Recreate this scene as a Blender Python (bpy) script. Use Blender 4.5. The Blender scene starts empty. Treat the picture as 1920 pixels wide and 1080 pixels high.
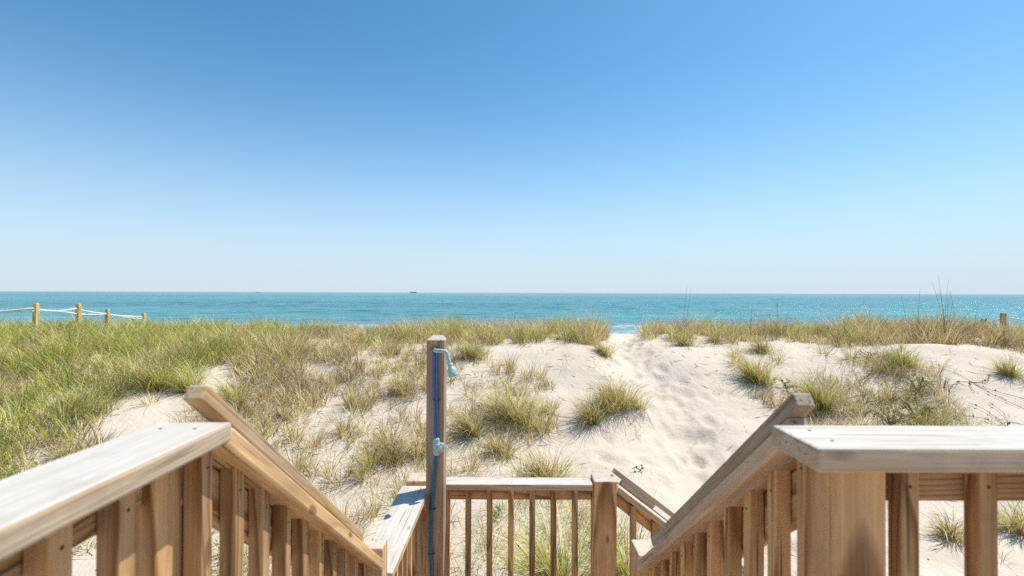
import bpy, bmesh, math, random
import numpy as np
from mathutils import Vector, Matrix
R = math.radians
S = bpy.context.scene
COL = S.collection
# ------------------------------------------------------------------ camera
cam_d = bpy.data.cameras.new('camera'); cam = bpy.data.objects.new('camera', cam_d); COL.objects.link(cam)
cam_d.sensor_width = 36.0; cam_d.lens = 890 / 1920 * 36.0
cam_d.clip_start = 0.05; cam_d.clip_end = 90000
cam_d.dof.use_dof = True; cam_d.dof.focus_distance = 5.2; cam_d.dof.aperture_fstop = 3.6
cam.matrix_world = Matrix.Translation((0, 0, 6.0)) @ Matrix.Rotation(R(90) + math.atan(9 / 890), 4, 'X') @ Matrix.Rotation(R(0.18), 4, 'Z')
S.camera = cam
# ------------------------------------------------------------------ light
SUN_AZ, SUN_EL = R(60), R(62)          # clockwise from the view direction (+Y), above the horizon
W = bpy.data.worlds.new('World'); S.world = W; W.use_nodes = True
wn = W.node_tree; wn.nodes.clear()
sky = wn.nodes.new('ShaderNodeTexSky'); sky.sky_type = 'NISHITA'; sky.sun_disc = False
sky.sun_elevation = SUN_EL; sky.sun_rotation = SUN_AZ
sky.air_density = 0.6; sky.dust_density = 0.45; sky.ozone_density = 8.0; sky.altitude = 0
def wnode(t, **kw):
    n = wn.nodes.new(t)
    for k, v in kw.items(): setattr(n, k, v)
    return n
hs = wnode('ShaderNodeHueSaturation'); hs.inputs['Saturation'].default_value = 1.13
tint = wnode('ShaderNodeMix', data_type='RGBA', blend_type='MULTIPLY'); tint.inputs[0].default_value = 1.0; tint.inputs[7].default_value = (1.22, 1.44, 1.10, 1)
# milky sea haze in the air low over the horizon, the same all round
tcw = wnode('ShaderNodeTexCoord'); sep = wnode('ShaderNodeSeparateXYZ'); wn.links.new(tcw.outputs['Generated'], sep.inputs[0])
mx0 = wnode('ShaderNodeMath', operation='MAXIMUM'); wn.links.new(sep.outputs['Z'], mx0.inputs[0]); mx0.inputs[1].default_value = 0.0005
dv = wnode('ShaderNodeMath', operation='DIVIDE'); wn.links.new(mx0.outputs[0], dv.inputs[0]); dv.inputs[1].default_value = 0.222
pw = wnode('ShaderNodeMath', operation='POWER'); wn.links.new(dv.outputs[0], pw.inputs[0]); pw.inputs[1].default_value = 1.75
ng = wnode('ShaderNodeMath', operation='MULTIPLY'); wn.links.new(pw.outputs[0], ng.inputs[0]); ng.inputs[1].default_value = -1.0
ex = wnode('ShaderNodeMath', operation='EXPONENT'); wn.links.new(ng.outputs[0], ex.inputs[0])
hz = wnode('ShaderNodeMix', data_type='RGBA'); hz.inputs[7].default_value = (3.28, 3.92, 4.40, 1)
wn.links.new(ex.outputs[0], hz.inputs[0])
bg = wnode('ShaderNodeBackground'); bg.inputs['Strength'].default_value = 0.15
wo = wnode('ShaderNodeOutputWorld')
wn.links.new(sky.outputs[0], hs.inputs['Color']); wn.links.new(hs.outputs[0], tint.inputs[6]); wn.links.new(tint.outputs[2], hz.inputs[6])
wn.links.new(hz.outputs[2], bg.inputs['Color']); wn.links.new(bg.outputs[0], wo.inputs[0])
sd = bpy.data.lights.new('sun', 'SUN'); sd.energy = 4.2; sd.angle = R(0.53); sd.color = (1.0, 0.95, 0.87)
sun = bpy.data.objects.new('sun', sd); COL.objects.link(sun)
sdir = Vector((math.cos(SUN_EL) * math.sin(SUN_AZ), math.cos(SUN_EL) * math.cos(SUN_AZ), math.sin(SUN_EL)))
sun.rotation_euler = (-sdir).to_track_quat('-Z', 'Y').to_euler(); sun.location = (20, 12, 40)
S.view_settings.view_transform = 'Standard'; S.view_settings.look = 'None'
S.view_settings.exposure = 0.4; S.view_settings.gamma = 1.0; S.view_settings.use_curve_mapping = False
S.render.engine = 'CYCLES'
S.cycles.max_bounces = 6; S.cycles.diffuse_bounces = 3; S.cycles.glossy_bounces = 2; S.cycles.transmission_bounces = 3
S.cycles.use_denoising = False; S.cycles.use_adaptive_sampling = True; S.cycles.adaptive_threshold = 0.006
S.render.use_persistent_data = False

CAM_Z = 6.0
def hash2(ix, iy, s):
    h = (ix.astype(np.int64) * 374761393 + iy.astype(np.int64) * 668265263 + s * 1442695041) & 0xFFFFFFFF
    h = ((h ^ (h >> 13)) * 1274126177) & 0xFFFFFFFF
    h = (h ^ (h >> 16)) & 0xFFFFFFFF
    return h / 4294967295.0
def vnoise(x, y, s=0):
    x = np.asarray(x, float); y = np.asarray(y, float)
    ix = np.floor(x); iy = np.floor(y); fx = x - ix; fy = y - iy
    fx = fx * fx * fx * (fx * (fx * 6 - 15) + 10); fy = fy * fy * fy * (fy * (fy * 6 - 15) + 10)
    a = hash2(ix, iy, s); b = hash2(ix + 1, iy, s); c = hash2(ix, iy + 1, s); d = hash2(ix + 1, iy + 1, s)
    return (a + (b - a) * fx) * (1 - fy) + (c + (d - c) * fx) * fy - 0.5
def fbm(x, y, s=0, o=3):
    r = 0; a = 1.0
    for k in range(o):
        r = r + a * vnoise(x * 2 ** k + 17.3 * k, y * 2 ** k - 9.1 * k, s + k); a *= 0.5
    return r
def sstep(a, b, x):
    t = np.clip((np.asarray(x, float) - a) / (b - a), 0, 1); return t * t * (3 - 2 * t)
_py = np.array([-300, -40, 3, 5, 6, 7, 8, 9, 10, 11, 12, 13, 14, 16, 20, 30, 50, 70, 120, 400])
_pz = np.array([-3.3, -3.3, -3.17, -3.0, -2.8, -2.54, -2.25, -1.95, -1.67, -1.42, -1.25, -1.17, -1.2, -1.5, -2.4, -4.7, -5.45, -6.05, -8.5, -12])
_fy = np.arange(-300, 400, 0.1); _fz = np.interp(_fy, _py, _pz)
_k = np.exp(-0.5 * (np.arange(-20, 21) / 6.0) ** 2); _k /= _k.sum()
_fz = np.convolve(np.pad(_fz, 20, mode='edge'), _k, mode='valid')
def path_x(y):
    return 2.80 + 0.12 * np.sin(y * 0.9) * sstep(12, 10, y) + 0.215 * np.maximum(np.asarray(y, float) - 12.0, 0)
def ground(x, y):
    """height of the sand above the sea"""
    x = np.asarray(x, float); y = np.asarray(y, float)
    ys = y + 0.9 * sstep(-2.5, -8, x) * sstep(13, 8, y) - 0.5 * np.exp(-((x - 5.0) / 2.0) ** 2) * sstep(12, 9, y)
    z = np.interp(ys, _fy, _fz)
    near = sstep(60, 30, y)
    z = z + near * (0.20 * fbm(x / 3.1 + 3, y / 2.6, 5, 2) + 0.07 * fbm(x / 0.9, y / 0.8, 11, 3))
    z = z + 0.16 * np.exp(-((x - 10.6) / 1.3) ** 2 - ((y - 11.3) / 0.9) ** 2)
    px = path_x(y)
    z = z + 0.17 * np.exp(-((x - 4.3) / 0.75) ** 2 - ((y - 10.6) / 1.3) ** 2) + 0.10 * np.exp(-((x - 1.5) / 0.5) ** 2 - ((y - 10.9) / 0.9) ** 2)
    z = z - 0.20 * np.exp(-((x - px) / 0.55) ** 2) * sstep(4, 6, y) * sstep(19, 15, y)
    z = z - 0.05 * np.exp(-((x - px) / 0.5) ** 2 - ((y - 13.5) / 2.5) ** 2)
    return z + CAM_Z
# ------------------------------------------------------------------ materials
def nmat(name):
    m = bpy.data.materials.new(name); m.use_nodes = True
    nt = m.node_tree; b = nt.nodes.get('Principled BSDF'); return m, nt, b
def N(nt, t, **kw):
    n = nt.nodes.new(t)
    for k, v in kw.items():
        if k in n.inputs: n.inputs[k].default_value = v
        else: setattr(n, k, v)
    return n
def ramp(nt, stops, fac=None, interp='LINEAR'):
    r = nt.nodes.new('ShaderNodeValToRGB'); e = r.color_ramp.elements; r.color_ramp.interpolation = interp
    e[0].position = stops[0][0]; e[0].color = (*stops[0][1], 1) if not isinstance(stops[0][1], float) else (stops[0][1],) * 3 + (1,)
    e[1].position = stops[-1][0]; e[1].color = (*stops[-1][1], 1) if not isinstance(stops[-1][1], float) else (stops[-1][1],) * 3 + (1,)
    for p, c in stops[1:-1]:
        x = e.new(p); x.color = (*c, 1) if not isinstance(c, float) else (c, c, c, 1)
    if fac is not None: nt.links.new(fac, r.inputs['Fac'])
    return r
def mixc(nt, fac, a, b, mode='MIX'):
    n = nt.nodes.new('ShaderNodeMix'); n.data_type = 'RGBA'; n.blend_type = mode
    for sock, v in (('Factor', fac), ('A', a), ('B', b)):
        s = [i for i in n.inputs if i.name == sock and (i.type == ('VALUE' if sock == 'Factor' else 'RGBA'))][0]
        if isinstance(v, (int, float)): s.default_value = v
        elif isinstance(v, tuple): s.default_value = (*v, 1)
        else: nt.links.new(v, s)
    return [o for o in n.outputs if o.type == 'RGBA'][0]
def math_n(nt, op, a, b=None, clamp=False, addc=None):
    n = nt.nodes.new('ShaderNodeMath'); n.operation = op; n.use_clamp = clamp
    if addc is not None: nt.links.new(addc, n.inputs[2])
    for i, v in enumerate((a, b)):
        if v is None: continue
        if isinstance(v, (int, float)): n.inputs[i].default_value = v
        else: nt.links.new(v, n.inputs[i])
    return n.outputs[0]

def wood(name, early, late, grey, weather, rough=0.75, contrast=0.9, bleach=0.0):
    """sawn pine; the grain runs along each board's local X. weather = share of silvered surface, bleach = sun-bleached upper faces"""
    m, nt, b = nmat(name); L = nt.links.new
    tc = N(nt, 'ShaderNodeTexCoord'); oi = N(nt, 'ShaderNodeObjectInfo')
    mul = N(nt, 'ShaderNodeVectorMath', operation='MULTIPLY_ADD')
    cmb = N(nt, 'ShaderNodeCombineXYZ')
    r1 = math_n(nt, 'MULTIPLY', oi.outputs['Random'], 37.0)
    r2 = math_n(nt, 'MULTIPLY_ADD', math_n(nt, 'FRACT', math_n(nt, 'MULTIPLY', oi.outputs['Random'], 91.7)), 0.10)
    nt.nodes[-1].inputs[2].default_value = -0.05
    r3 = math_n(nt, 'MULTIPLY_ADD', math_n(nt, 'FRACT', math_n(nt, 'MULTIPLY', oi.outputs['Random'], 53.3)), 0.10)
    nt.nodes[-1].inputs[2].default_value = 0.02
    for i, r in enumerate((r1, r2, r3)): L(r, cmb.inputs[i])
    L(tc.outputs['Object'], mul.inputs[0]); mul.inputs[1].default_value = (1, 1, 1); L(cmb.outputs[0], mul.inputs[2])
    P = mul.outputs[0]
    # long soft warp of the rings along the board
    mp = N(nt, 'ShaderNodeMapping'); mp.inputs['Scale'].default_value = (1.3, 7, 7); L(P, mp.inputs[0])
    warp = N(nt, 'ShaderNodeTexNoise', Scale=1.0, Detail=2.0); L(mp.outputs[0], warp.inputs['Vector'])
    wv = N(nt, 'ShaderNodeVectorMath', operation='MULTIPLY_ADD'); L(warp.outputs['Color'], wv.inputs[0]); wv.inputs[1].default_value = (0, 0.11, 0.11); L(P, wv.inputs[2])
    fl = N(nt, 'ShaderNodeVectorMath', operation='MULTIPLY'); L(wv.outputs[0], fl.inputs[0]); fl.inputs[1].default_value = (0.02, 1, 1)
    ln = N(nt, 'ShaderNodeVectorMath', operation='LENGTH'); L(fl.outputs[0], ln.inputs[0])
    ring = math_n(nt, 'FRACT', math_n(nt, 'MULTIPLY', ln.outputs['Value'], 72.0))
    rr = ramp(nt, [(0.0, 0.0), (0.55, 0.18), (0.86, 1.0), (0.93, 0.85), (1.0, 0.0)], ring)
    # fine fibres
    mf = N(nt, 'ShaderNodeMapping'); mf.inputs['Scale'].default_value = (4, 240, 240); L(P, mf.inputs[0])
    fib = N(nt, 'ShaderNodeTexNoise', Scale=1.0, Detail=3.0, Roughness=0.6); L(mf.outputs[0], fib.inputs['Vector'])
    # wide tone patches
    mw = N(nt, 'ShaderNodeMapping'); mw.inputs['Scale'].default_value = (2.2, 14, 14); L(P, mw.inputs[0])
    ton = N(nt, 'ShaderNodeTexNoise', Scale=1.0, Detail=3.0); L(mw.outputs[0], ton.inputs['Vector'])
    gfac = math_n(nt, 'MULTIPLY', rr.outputs[0], contrast * 0.75)
    c = mixc(nt, gfac, early, late)
    tr = ramp(nt, [(0.3, 0.72), (0.7, 1.18)], ton.outputs['Fac']); c = mixc(nt, 1.0, c, tr.outputs[0], 'MULTIPLY')
    fr = ramp(nt, [(0.3, 0.78), (0.7, 1.15)], fib.outputs['Fac']); c = mixc(nt, 1.0, c, fr.outputs[0], 'MULTIPLY')
    # per-board tone
    br = ramp(nt, [(0.0, 0.70), (1.0, 1.18)], oi.outputs['Random']); c = mixc(nt, 1.0, c, br.outputs[0], 'MULTIPLY')
    # knots
    mk = N(nt, 'ShaderNodeMapping'); mk.inputs['Scale'].default_value = (3.2, 9, 9); L(P, mk.inputs[0])
    vo = N(nt, 'ShaderNodeTexVoronoi', Scale=1.0); L(mk.outputs[0], vo.inputs['Vector'])
    kn = ramp(nt, [(0.07, 1.0), (0.12, 0.0)], vo.outputs['Distance'])
    sel = ramp(nt, [(0.42, 0.0), (0.47, 1.0)], vo.outputs['Color'])
    kf = math_n(nt, 'MULTIPLY', kn.outputs[0], math_n(nt, 'MULTIPLY', sel.outputs[0], 0.75))
    c = mixc(nt, kf, c, (0.13, 0.065, 0.03))
    # silvered weathering in long streaks
    ms = N(nt, 'ShaderNodeMapping'); ms.inputs['Scale'].default_value = (1.6, 30, 30); L(P, ms.inputs[0])
    wt = N(nt, 'ShaderNodeTexNoise', Scale=1.0, Detail=4.0, Roughness=0.65); L(ms.outputs[0], wt.inputs['Vector'])
    wr = ramp(nt, [(max(0.0, 0.62 - weather * 0.6), 0.0), (min(1.0, 0.86 - weather * 0.45), 1.0)], wt.outputs['Fac'])
    wf = math_n(nt, 'MULTIPLY', wr.outputs[0], min(1.0, 0.25 + weather))
    g2 = mixc(nt, 1.0, grey, fr.outputs[0], 'MULTIPLY')
    c = mixc(nt, wf, c, g2)
    # drying checks: thin dark cracks along the grain
    mc = N(nt, 'ShaderNodeMapping'); mc.inputs['Scale'].default_value = (2.5, 95, 95); L(P, mc.inputs[0])
    ck = N(nt, 'ShaderNodeTexNoise', Scale=1.0, Detail=1.0); L(mc.outputs[0], ck.inputs['Vector'])
    mg = N(nt, 'ShaderNodeMapping'); mg.inputs['Scale'].default_value = (1.4, 8, 8); mg.inputs['Location'].default_value = (4, 9, 2); L(P, mg.inputs[0])
    gk = N(nt, 'ShaderNodeTexNoise', Scale=1.0, Detail=1.0); L(mg.outputs[0], gk.inputs['Vector'])
    cf = math_n(nt, 'MULTIPLY', ramp(nt, [(0.63, 0.0), (0.68, 1.0)], ck.outputs['Fac']).outputs[0], ramp(nt, [(0.45, 0.0), (0.6, 1.0)], gk.outputs['Fac']).outputs[0])
    # grime blotches
    bn = N(nt, 'ShaderNodeTexNoise', Scale=9.0, Detail=5.0, Roughness=0.7); L(P, bn.inputs['Vector'])
    bf = ramp(nt, [(0.52, 0.0), (0.75, 0.55)], bn.outputs['Fac']).outputs[0]
    if bleach > 0:
        ge = N(nt, 'ShaderNodeNewGeometry'); sx = N(nt, 'ShaderNodeSeparateXYZ'); L(ge.outputs['True Normal'], sx.inputs[0])
        up = ramp(nt, [(0.55, 0.0), (0.8, 1.0)], sx.outputs['Z'])
        bl = mixc(nt, ramp(nt, [(0.35, 0.0), (0.65, 1.0)], math_n(nt, 'MULTIPLY_ADD', wt.outputs['Fac'], 0.65, addc=math_n(nt, 'MULTIPLY', fib.outputs['Fac'], 0.35))).outputs[0], (0.65, 0.61, 0.56), (0.49, 0.435, 0.38))
        bl = mixc(nt, math_n(nt, 'MULTIPLY', kf, 0.6), bl, (0.2, 0.16, 0.13))
        c = mixc(nt, math_n(nt, 'MULTIPLY', up.outputs[0], bleach), c, bl)
    c = mixc(nt, bf, c, mixc(nt, 0.5, c, (0.16, 0.12, 0.09)))
    c = mixc(nt, math_n(nt, 'MULTIPLY', cf, 0.5 if bleach > 0.8 else 0.75), c, (0.07, 0.05, 0.035))
    L(c, b.inputs['Base Color']); b.inputs['Roughness'].default_value = rough
    b.inputs['Specular IOR Level'].default_value = 0.25
    bp = N(nt, 'ShaderNodeBump', Strength=0.35, Distance=0.002)
    hgt = math_n(nt, 'SUBTRACT', math_n(nt, 'ADD', math_n(nt, 'MULTIPLY', rr.outputs[0], 0.5), fib.outputs['Fac']), math_n(nt, 'MULTIPLY', cf, 1.2))
    L(hgt, bp.inputs['Height']); L(bp.outputs[0], b.inputs['Normal'])
    return m
M = {}
M['pine'] = wood('pine', (0.66, 0.385, 0.175), (0.29, 0.125, 0.042), (0.42, 0.35, 0.29), 0.12, contrast=1.3, bleach=0.7)
M['cap'] = wood('weathered_cap', (0.62, 0.43, 0.25), (0.36, 0.21, 0.10), (0.50, 0.42, 0.34), 0.45, contrast=0.6, bleach=0.9)
M['rail'] = wood('stair_rail_wood', (0.70, 0.445, 0.22), (0.42, 0.22, 0.09), (0.50, 0.44, 0.39), 0.22, contrast=0.7, bleach=0.6)
M['greyrail'] = wood('silvered_rail_wood', (0.60, 0.40, 0.23), (0.36, 0.20, 0.09), (0.49, 0.41, 0.34), 0.42, contrast=0.6, bleach=0.6)
M['post'] = wood('fence_post_wood', (0.72, 0.50, 0.18), (0.52, 0.32, 0.10), (0.5, 0.42, 0.30), 0.2)
M['shower_post'] = wood('shower_post_wood', (0.60, 0.39, 0.235), (0.35, 0.19, 0.10), (0.48, 0.38, 0.30), 0.3, contrast=0.6, bleach=0.7)

def plain(name, col, rough=0.5, metal=0.0, var=0.15, scale=30.0, bump=0.0, col2=None):
    m, nt, b = nmat(name)
    tc = N(nt, 'ShaderNodeTexCoord'); no = N(nt, 'ShaderNodeTexNoise', Scale=scale, Detail=4.0); nt.links.new(tc.outputs['Object'], no.inputs['Vector'])
    c2 = col2 or tuple(x * (1 - var * 2) for x in col)
    r = ramp(nt, [(0.35, c2), (0.62, col)], no.outputs['Fac']); nt.links.new(r.outputs[0], b.inputs['Base Color'])
    b.inputs['Roughness'].default_value = rough; b.inputs['Metallic'].default_value = metal
    if bump:
        bp = N(nt, 'ShaderNodeBump', Strength=bump, Distance=0.003); nt.links.new(no.outputs['Fac'], bp.inputs['Height']); nt.links.new(bp.outputs[0], b.inputs['Normal'])
    return m
M['blue'] = plain('blue_pipe', (0.010, 0.095, 0.33), 0.35, var=0.1)
M['teal_hose'] = plain('teal_hose', (0.010, 0.11, 0.19), 0.4, var=0.15)
M['tie'] = plain('black_tie', (0.012, 0.012, 0.014), 0.5)
M['patina'] = plain('patina_metal', (0.42, 0.56, 0.54), 0.5, 0.0, 0.12, 60, 0.3, col2=(0.22, 0.36, 0.36))
M['brass'] = plain('corroded_brass', (0.35, 0.16, 0.07), 0.6, 0.3, 0.2, 90, 0.2)
M['screw'] = plain('screw_head', (0.06, 0.05, 0.045), 0.5, 0.6)
M['rope'] = plain('white_rope', (0.80, 0.79, 0.76), 0.8, var=0.05, scale=200)
M['hull'] = plain('ship_hull', (0.10, 0.13, 0.17), 0.6, var=0.1, scale=0.05)
M['ship_white'] = plain('ship_house', (0.45, 0.48, 0.5), 0.6, var=0.05, scale=0.05)

def leafmat(name):
    m, nt, b = nmat(name); L = nt.links.new
    at = N(nt, 'ShaderNodeAttribute', attribute_name='Col')
    tr = N(nt, 'ShaderNodeBsdfTranslucent'); L(at.outputs['Color'], tr.inputs['Color'])
    L(at.outputs['Color'], b.inputs['Base Color']); b.inputs['Roughness'].default_value = 0.55; b.inputs['Specular IOR Level'].default_value = 0.35
    mx = N(nt, 'ShaderNodeMixShader'); mx.inputs[0].default_value = 0.22
    L(b.outputs[0], mx.inputs[1]); L(tr.outputs[0], mx.inputs[2]); L(mx.outputs[0], nt.nodes['Material Output'].inputs['Surface'])
    return m
M['grass'] = leafmat('grass_blade')

def sandmat():
    m, nt, b = nmat('dune_sand'); L = nt.links.new
    tc = N(nt, 'ShaderNodeTexCoord'); P = tc.outputs['Object']
    n1 = N(nt, 'ShaderNodeTexNoise', Scale=0.9, Detail=5.0, Roughness=0.6); L(P, n1.inputs['Vector'])
    n2 = N(nt, 'ShaderNodeTexNoise', Scale=160.0, Detail=3.0, Roughness=0.7); L(P, n2.inputs['Vector'])
    n3 = N(nt, 'ShaderNodeTexNoise', Scale=14.0, Detail=5.0, Roughness=0.65); L(P, n3.inputs['Vector'])
    c = ramp(nt, [(0.3, (0.575, 0.485, 0.39)), (0.7, (0.645, 0.56, 0.46))], n1.outputs['Fac']).outputs[0]
    g = ramp(nt, [(0.28, 0.86), (0.5, 1.0), (0.75, 1.06)], n2.outputs['Fac']).outputs[0]
    c = mixc(nt, 1.0, c, g, 'MULTIPLY')
    # dark shell and plant specks
    vo = N(nt, 'ShaderNodeTexVoronoi', Scale=26.0); L(P, vo.inputs['Vector'])
    sp = ramp(nt, [(0.10, 1.0), (0.16, 0.0)], vo.outputs['Distance']).outputs[0]
    se = ramp(nt, [(0.68, 0.0), (0.74, 1.0)], vo.outputs['Color']).outputs[0]
    ms = N(nt, 'ShaderNodeTexNoise', Scale=0.55, Detail=2.0); L(P, ms.inputs['Vector'])
    mk = ramp(nt, [(0.45, 0.0), (0.6, 1.0)], ms.outputs['Fac']).outputs[0]
    f = math_n(nt, 'MULTIPLY', math_n(nt, 'MULTIPLY', sp, se), math_n(nt, 'MULTIPLY', mk, 0.75))
    c = mixc(nt, f, c, (0.16, 0.12, 0.09))
    L(c, b.inputs['Base Color']); b.inputs['Roughness'].default_value = 0.9; b.inputs['Specular IOR Level'].default_value = 0.15
    wv = N(nt, 'ShaderNodeTexWave', Scale=3.2, Distortion=7.0, Detail=3.0); wv.inputs['Detail Scale'].default_value = 1.2; L(P, wv.inputs['Vector'])
    h = math_n(nt, 'ADD', math_n(nt, 'MULTIPLY', n3.outputs['Fac'], 1.0), math_n(nt, 'ADD', math_n(nt, 'MULTIPLY', n2.outputs['Fac'], 0.12), math_n(nt, 'MULTIPLY', wv.outputs['Fac'], 0.05)))
    bp = N(nt, 'ShaderNodeBump', Strength=0.9, Distance=0.022); L(h, bp.inputs['Height']); L(bp.outputs[0], b.inputs['Normal'])
    return m
M['sand'] = sandmat()

def seamat():
    m, nt, b = nmat('sea_water'); L = nt.links.new
    tc = N(nt, 'ShaderNodeTexCoord'); P = tc.outputs['Object']
    sx = N(nt, 'ShaderNodeSeparateXYZ'); L(P, sx.inputs[0])
    d = math_n(nt, 'LOGARITHM', math_n(nt, 'MAXIMUM', sx.outputs['Y'], 40.0), 10.0)
    dn = math_n(nt, 'DIVIDE', math_n(nt, 'SUBTRACT', d, 1.85), 2.4, True)
    deep = ramp(nt, [(0.0, (0.15, 0.31, 0.33)), (0.1, (0.045, 0.245, 0.275)), (0.35, (0.006, 0.185, 0.218)), (0.7, (0.002, 0.125, 0.155)), (1.0, (0.002, 0.08, 0.11))], dn).outputs[0]
    # wind patches and wave bands, stretched along the shore
    def band(sxv, syv, det, seed=0.0):
        mp = N(nt, 'ShaderNodeMapping'); mp.inputs['Scale'].default_value = (sxv, syv, 1); mp.inputs['Location'].default_value = (seed, seed, 0); L(P, mp.inputs[0])
        n = N(nt, 'ShaderNodeTexNoise', Scale=1.0, Detail=det, Roughness=0.6); L(mp.outputs[0], n.inputs['Vector']); return n.outputs['Fac']
    b1 = band(0.010, 0.022, 4.0); b2 = band(0.10, 0.30, 4.0, 3.1); b3 = band(0.0012, 0.004, 3.0, 7.7)
    t = ramp(nt, [(0.3, 0.72), (0.7, 1.25)], b1).outputs[0]; c = mixc(nt, 1.0, deep, t, 'MULTIPLY')
    t = ramp(nt, [(0.3, 0.82), (0.7, 1.18)], b2).outputs[0]; c = mixc(nt, 1.0, c, t, 'MULTIPLY')
    t = ramp(nt, [(0.35, 0.78), (0.65, 1.2)], b3).outputs[0]; c = mixc(nt, 1.0, c, t, 'MULTIPLY')
    # small white flecks painted into the water colour in place of sun glitter
    w1 = band(0.22, 0.10, 3.0, 11.0)
    glint = ramp(nt, [(0.70, 0.0), (0.75, 1.0)], w1).outputs[0]
    c = mixc(nt, math_n(nt, 'MULTIPLY', glint, 0.55), c, (0.8, 0.85, 0.86))
    # surf near the shore
    sn = band(0.03, 0.12, 4.0, 5.0)
    yy = math_n(nt, 'ADD', sx.outputs['Y'], math_n(nt, 'MULTIPLY', math_n(nt, 'SUBTRACT', sn, 0.5), 16.0))
    s1 = ramp(nt, [(0.0, 0.7), (0.30, 0.6), (0.40, 0.1), (0.50, 0.1), (0.56, 0.75), (0.70, 0.7), (0.78, 0.0), (1.0, 0.0)], math_n(nt, 'DIVIDE', math_n(nt, 'SUBTRACT', yy, 66.0), 34.0, True)).outputs[0]
    fo = ramp(nt, [(0.45, 0.0), (0.60, 1.0)], band(0.5, 0.9, 5.0, 2.0)).outputs[0]
    c = mixc(nt, math_n(nt, 'MULTIPLY', s1, fo), c, (0.82, 0.85, 0.85))
    L(c, b.inputs['Base Color']); b.inputs['Roughness'].default_value = 0.15; b.inputs['IOR'].default_value = 1.33
    b.inputs['Specular IOR Level'].default_value = 0.10
    hn = band(0.9, 1.6, 5.0, 1.0)
    hh = hn
    bp = N(nt, 'ShaderNodeBump', Strength=0.9, Distance=0.55); L(hh, bp.inputs['Height']); L(bp.outputs[0], b.inputs['Normal'])
    return m
M['sea'] = seamat()

# ------------------------------------------------------------------ helpers
def link(o, parent=None):
    COL.objects.link(o)
    if parent is not None: o.parent = parent
    return o
def tag(o, label=None, cat=None, group=None, kind=None):
    for k, v in (('label', label), ('category', cat), ('group', group), ('kind', kind)):
        if v: o[k] = v
    return o
def empty(name, loc, label, cat, group=None, kind=None):
    o = bpy.data.objects.new(name, None); o.empty_display_size = 0.1; COL.objects.link(o)
    o.location = loc; bpy.context.view_layer.update()
    return tag(o, label, cat, group, kind)
def place(o, mw, parent):
    """world matrix for a child of an unrotated Empty"""
    o.matrix_basis = (Matrix.Translation(-parent.location) @ mw) if parent is not None else mw
_boards = {}
def board_mesh(l, w, t, bev):
    k = (round(l, 3), round(w, 3), round(t, 3), bev)
    if k in _boards: return _boards[k]
    bm = bmesh.new(); bmesh.ops.create_cube(bm, size=1.0)
    for v in bm.verts: v.co = Vector((v.co.x * l, v.co.y * w, v.co.z * t))
    if bev: bmesh.ops.bevel(bm, geom=list(bm.edges), offset=bev, segments=2, profile=0.5, affect='EDGES')
    me = bpy.data.meshes.new('board'); bm.to_mesh(me); bm.free(); _boards[k] = me
    return me
def board(name, mat, p0, p1, w, t, side, parent, bev=0.004):
    """a sawn board from p0 to p1 (centre line, z measured from the sea); w along `side`, t across"""
    p0 = Vector(p0); p1 = Vector(p1); x = (p1 - p0); l = x.length; x.normalize()
    y = Vector(side); y = (y - x * y.dot(x)).normalized(); z = x.cross(y)
    me = board_mesh(l, w, t, bev)
    if me.materials and me.materials[0] is not M[mat]:
        me = me.copy(); me.materials.clear()
    if not me.materials: me.materials.append(M[mat])
    o = bpy.data.objects.new(name, me); link(o, parent)
    mw = Matrix((x, y, z)).transposed().to_4x4(); mw.translation = (p0 + p1) / 2
    place(o, mw, parent); return o
C = CAM_Z
def vert(name, mat, x, y, z0, z1, w, d, parent, bev=0.004):
    """upright piece, x/y its centre, w along X, d along Y; z relative to the eye height"""
    return board(name, mat, (x, y, C + z0), (x, y, C + z1), w, d, (1, 0, 0), parent, bev)
def np_mesh(name, V, F3, mat, cols=None, smooth=False, parent=None):
    me = bpy.data.meshes.new(name); n = len(V); f = len(F3)
    me.vertices.add(n); me.vertices.foreach_set('co', np.asarray(V, np.float32).ravel())
    me.loops.add(f * 3); me.loops.foreach_set('vertex_index', np.asarray(F3, np.int32).ravel())
    me.polygons.add(f); me.polygons.foreach_set('loop_start', np.arange(0, f * 3, 3, dtype=np.int32))
    if smooth: me.polygons.foreach_set('use_smooth', np.ones(f, bool))
    if cols is not None:
        a = me.color_attributes.new('Col', 'FLOAT_COLOR', 'POINT')
        a.data.foreach_set('color', np.concatenate([cols, np.ones((n, 1))], 1).astype(np.float32).ravel())
    me.update(calc_edges=True); me.materials.append(mat)
    o = bpy.data.objects.new(name, me); return link(o, parent)
def tube_mesh(pts, rad, seg=10, caps=True):
    """tube along pts, rad number or list"""
    pts = [Vector(p) for p in pts]; n = len(pts); rad = [rad] * n if isinstance(rad, (int, float)) else rad
    V = []; F = []; up = None
    for i, p in enumerate(pts):
        t = (pts[min(i + 1, n - 1)] - pts[max(i - 1, 0)]).normalized()
        if up is None: up = Vector((0, 0, 1)) if abs(t.z) < 0.9 else Vector((1, 0, 0))
        a = (up - t * up.dot(t)).normalized(); b = t.cross(a); up = a
        for k in range(seg):
            an = 2 * math.pi * k / seg; V.append(p + (a * math.cos(an) + b * math.sin(an)) * rad[i])
    for i in range(n - 1):
        for k in range(seg):
            k2 = (k + 1) % seg; F.append((i * seg + k, i * seg + k2, (i + 1) * seg + k2, (i + 1) * seg + k))
    if caps: F.append(tuple(range(seg - 1, -1, -1))); F.append(tuple((n - 1) * seg + k for k in range(seg)))
    return V, F
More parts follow.
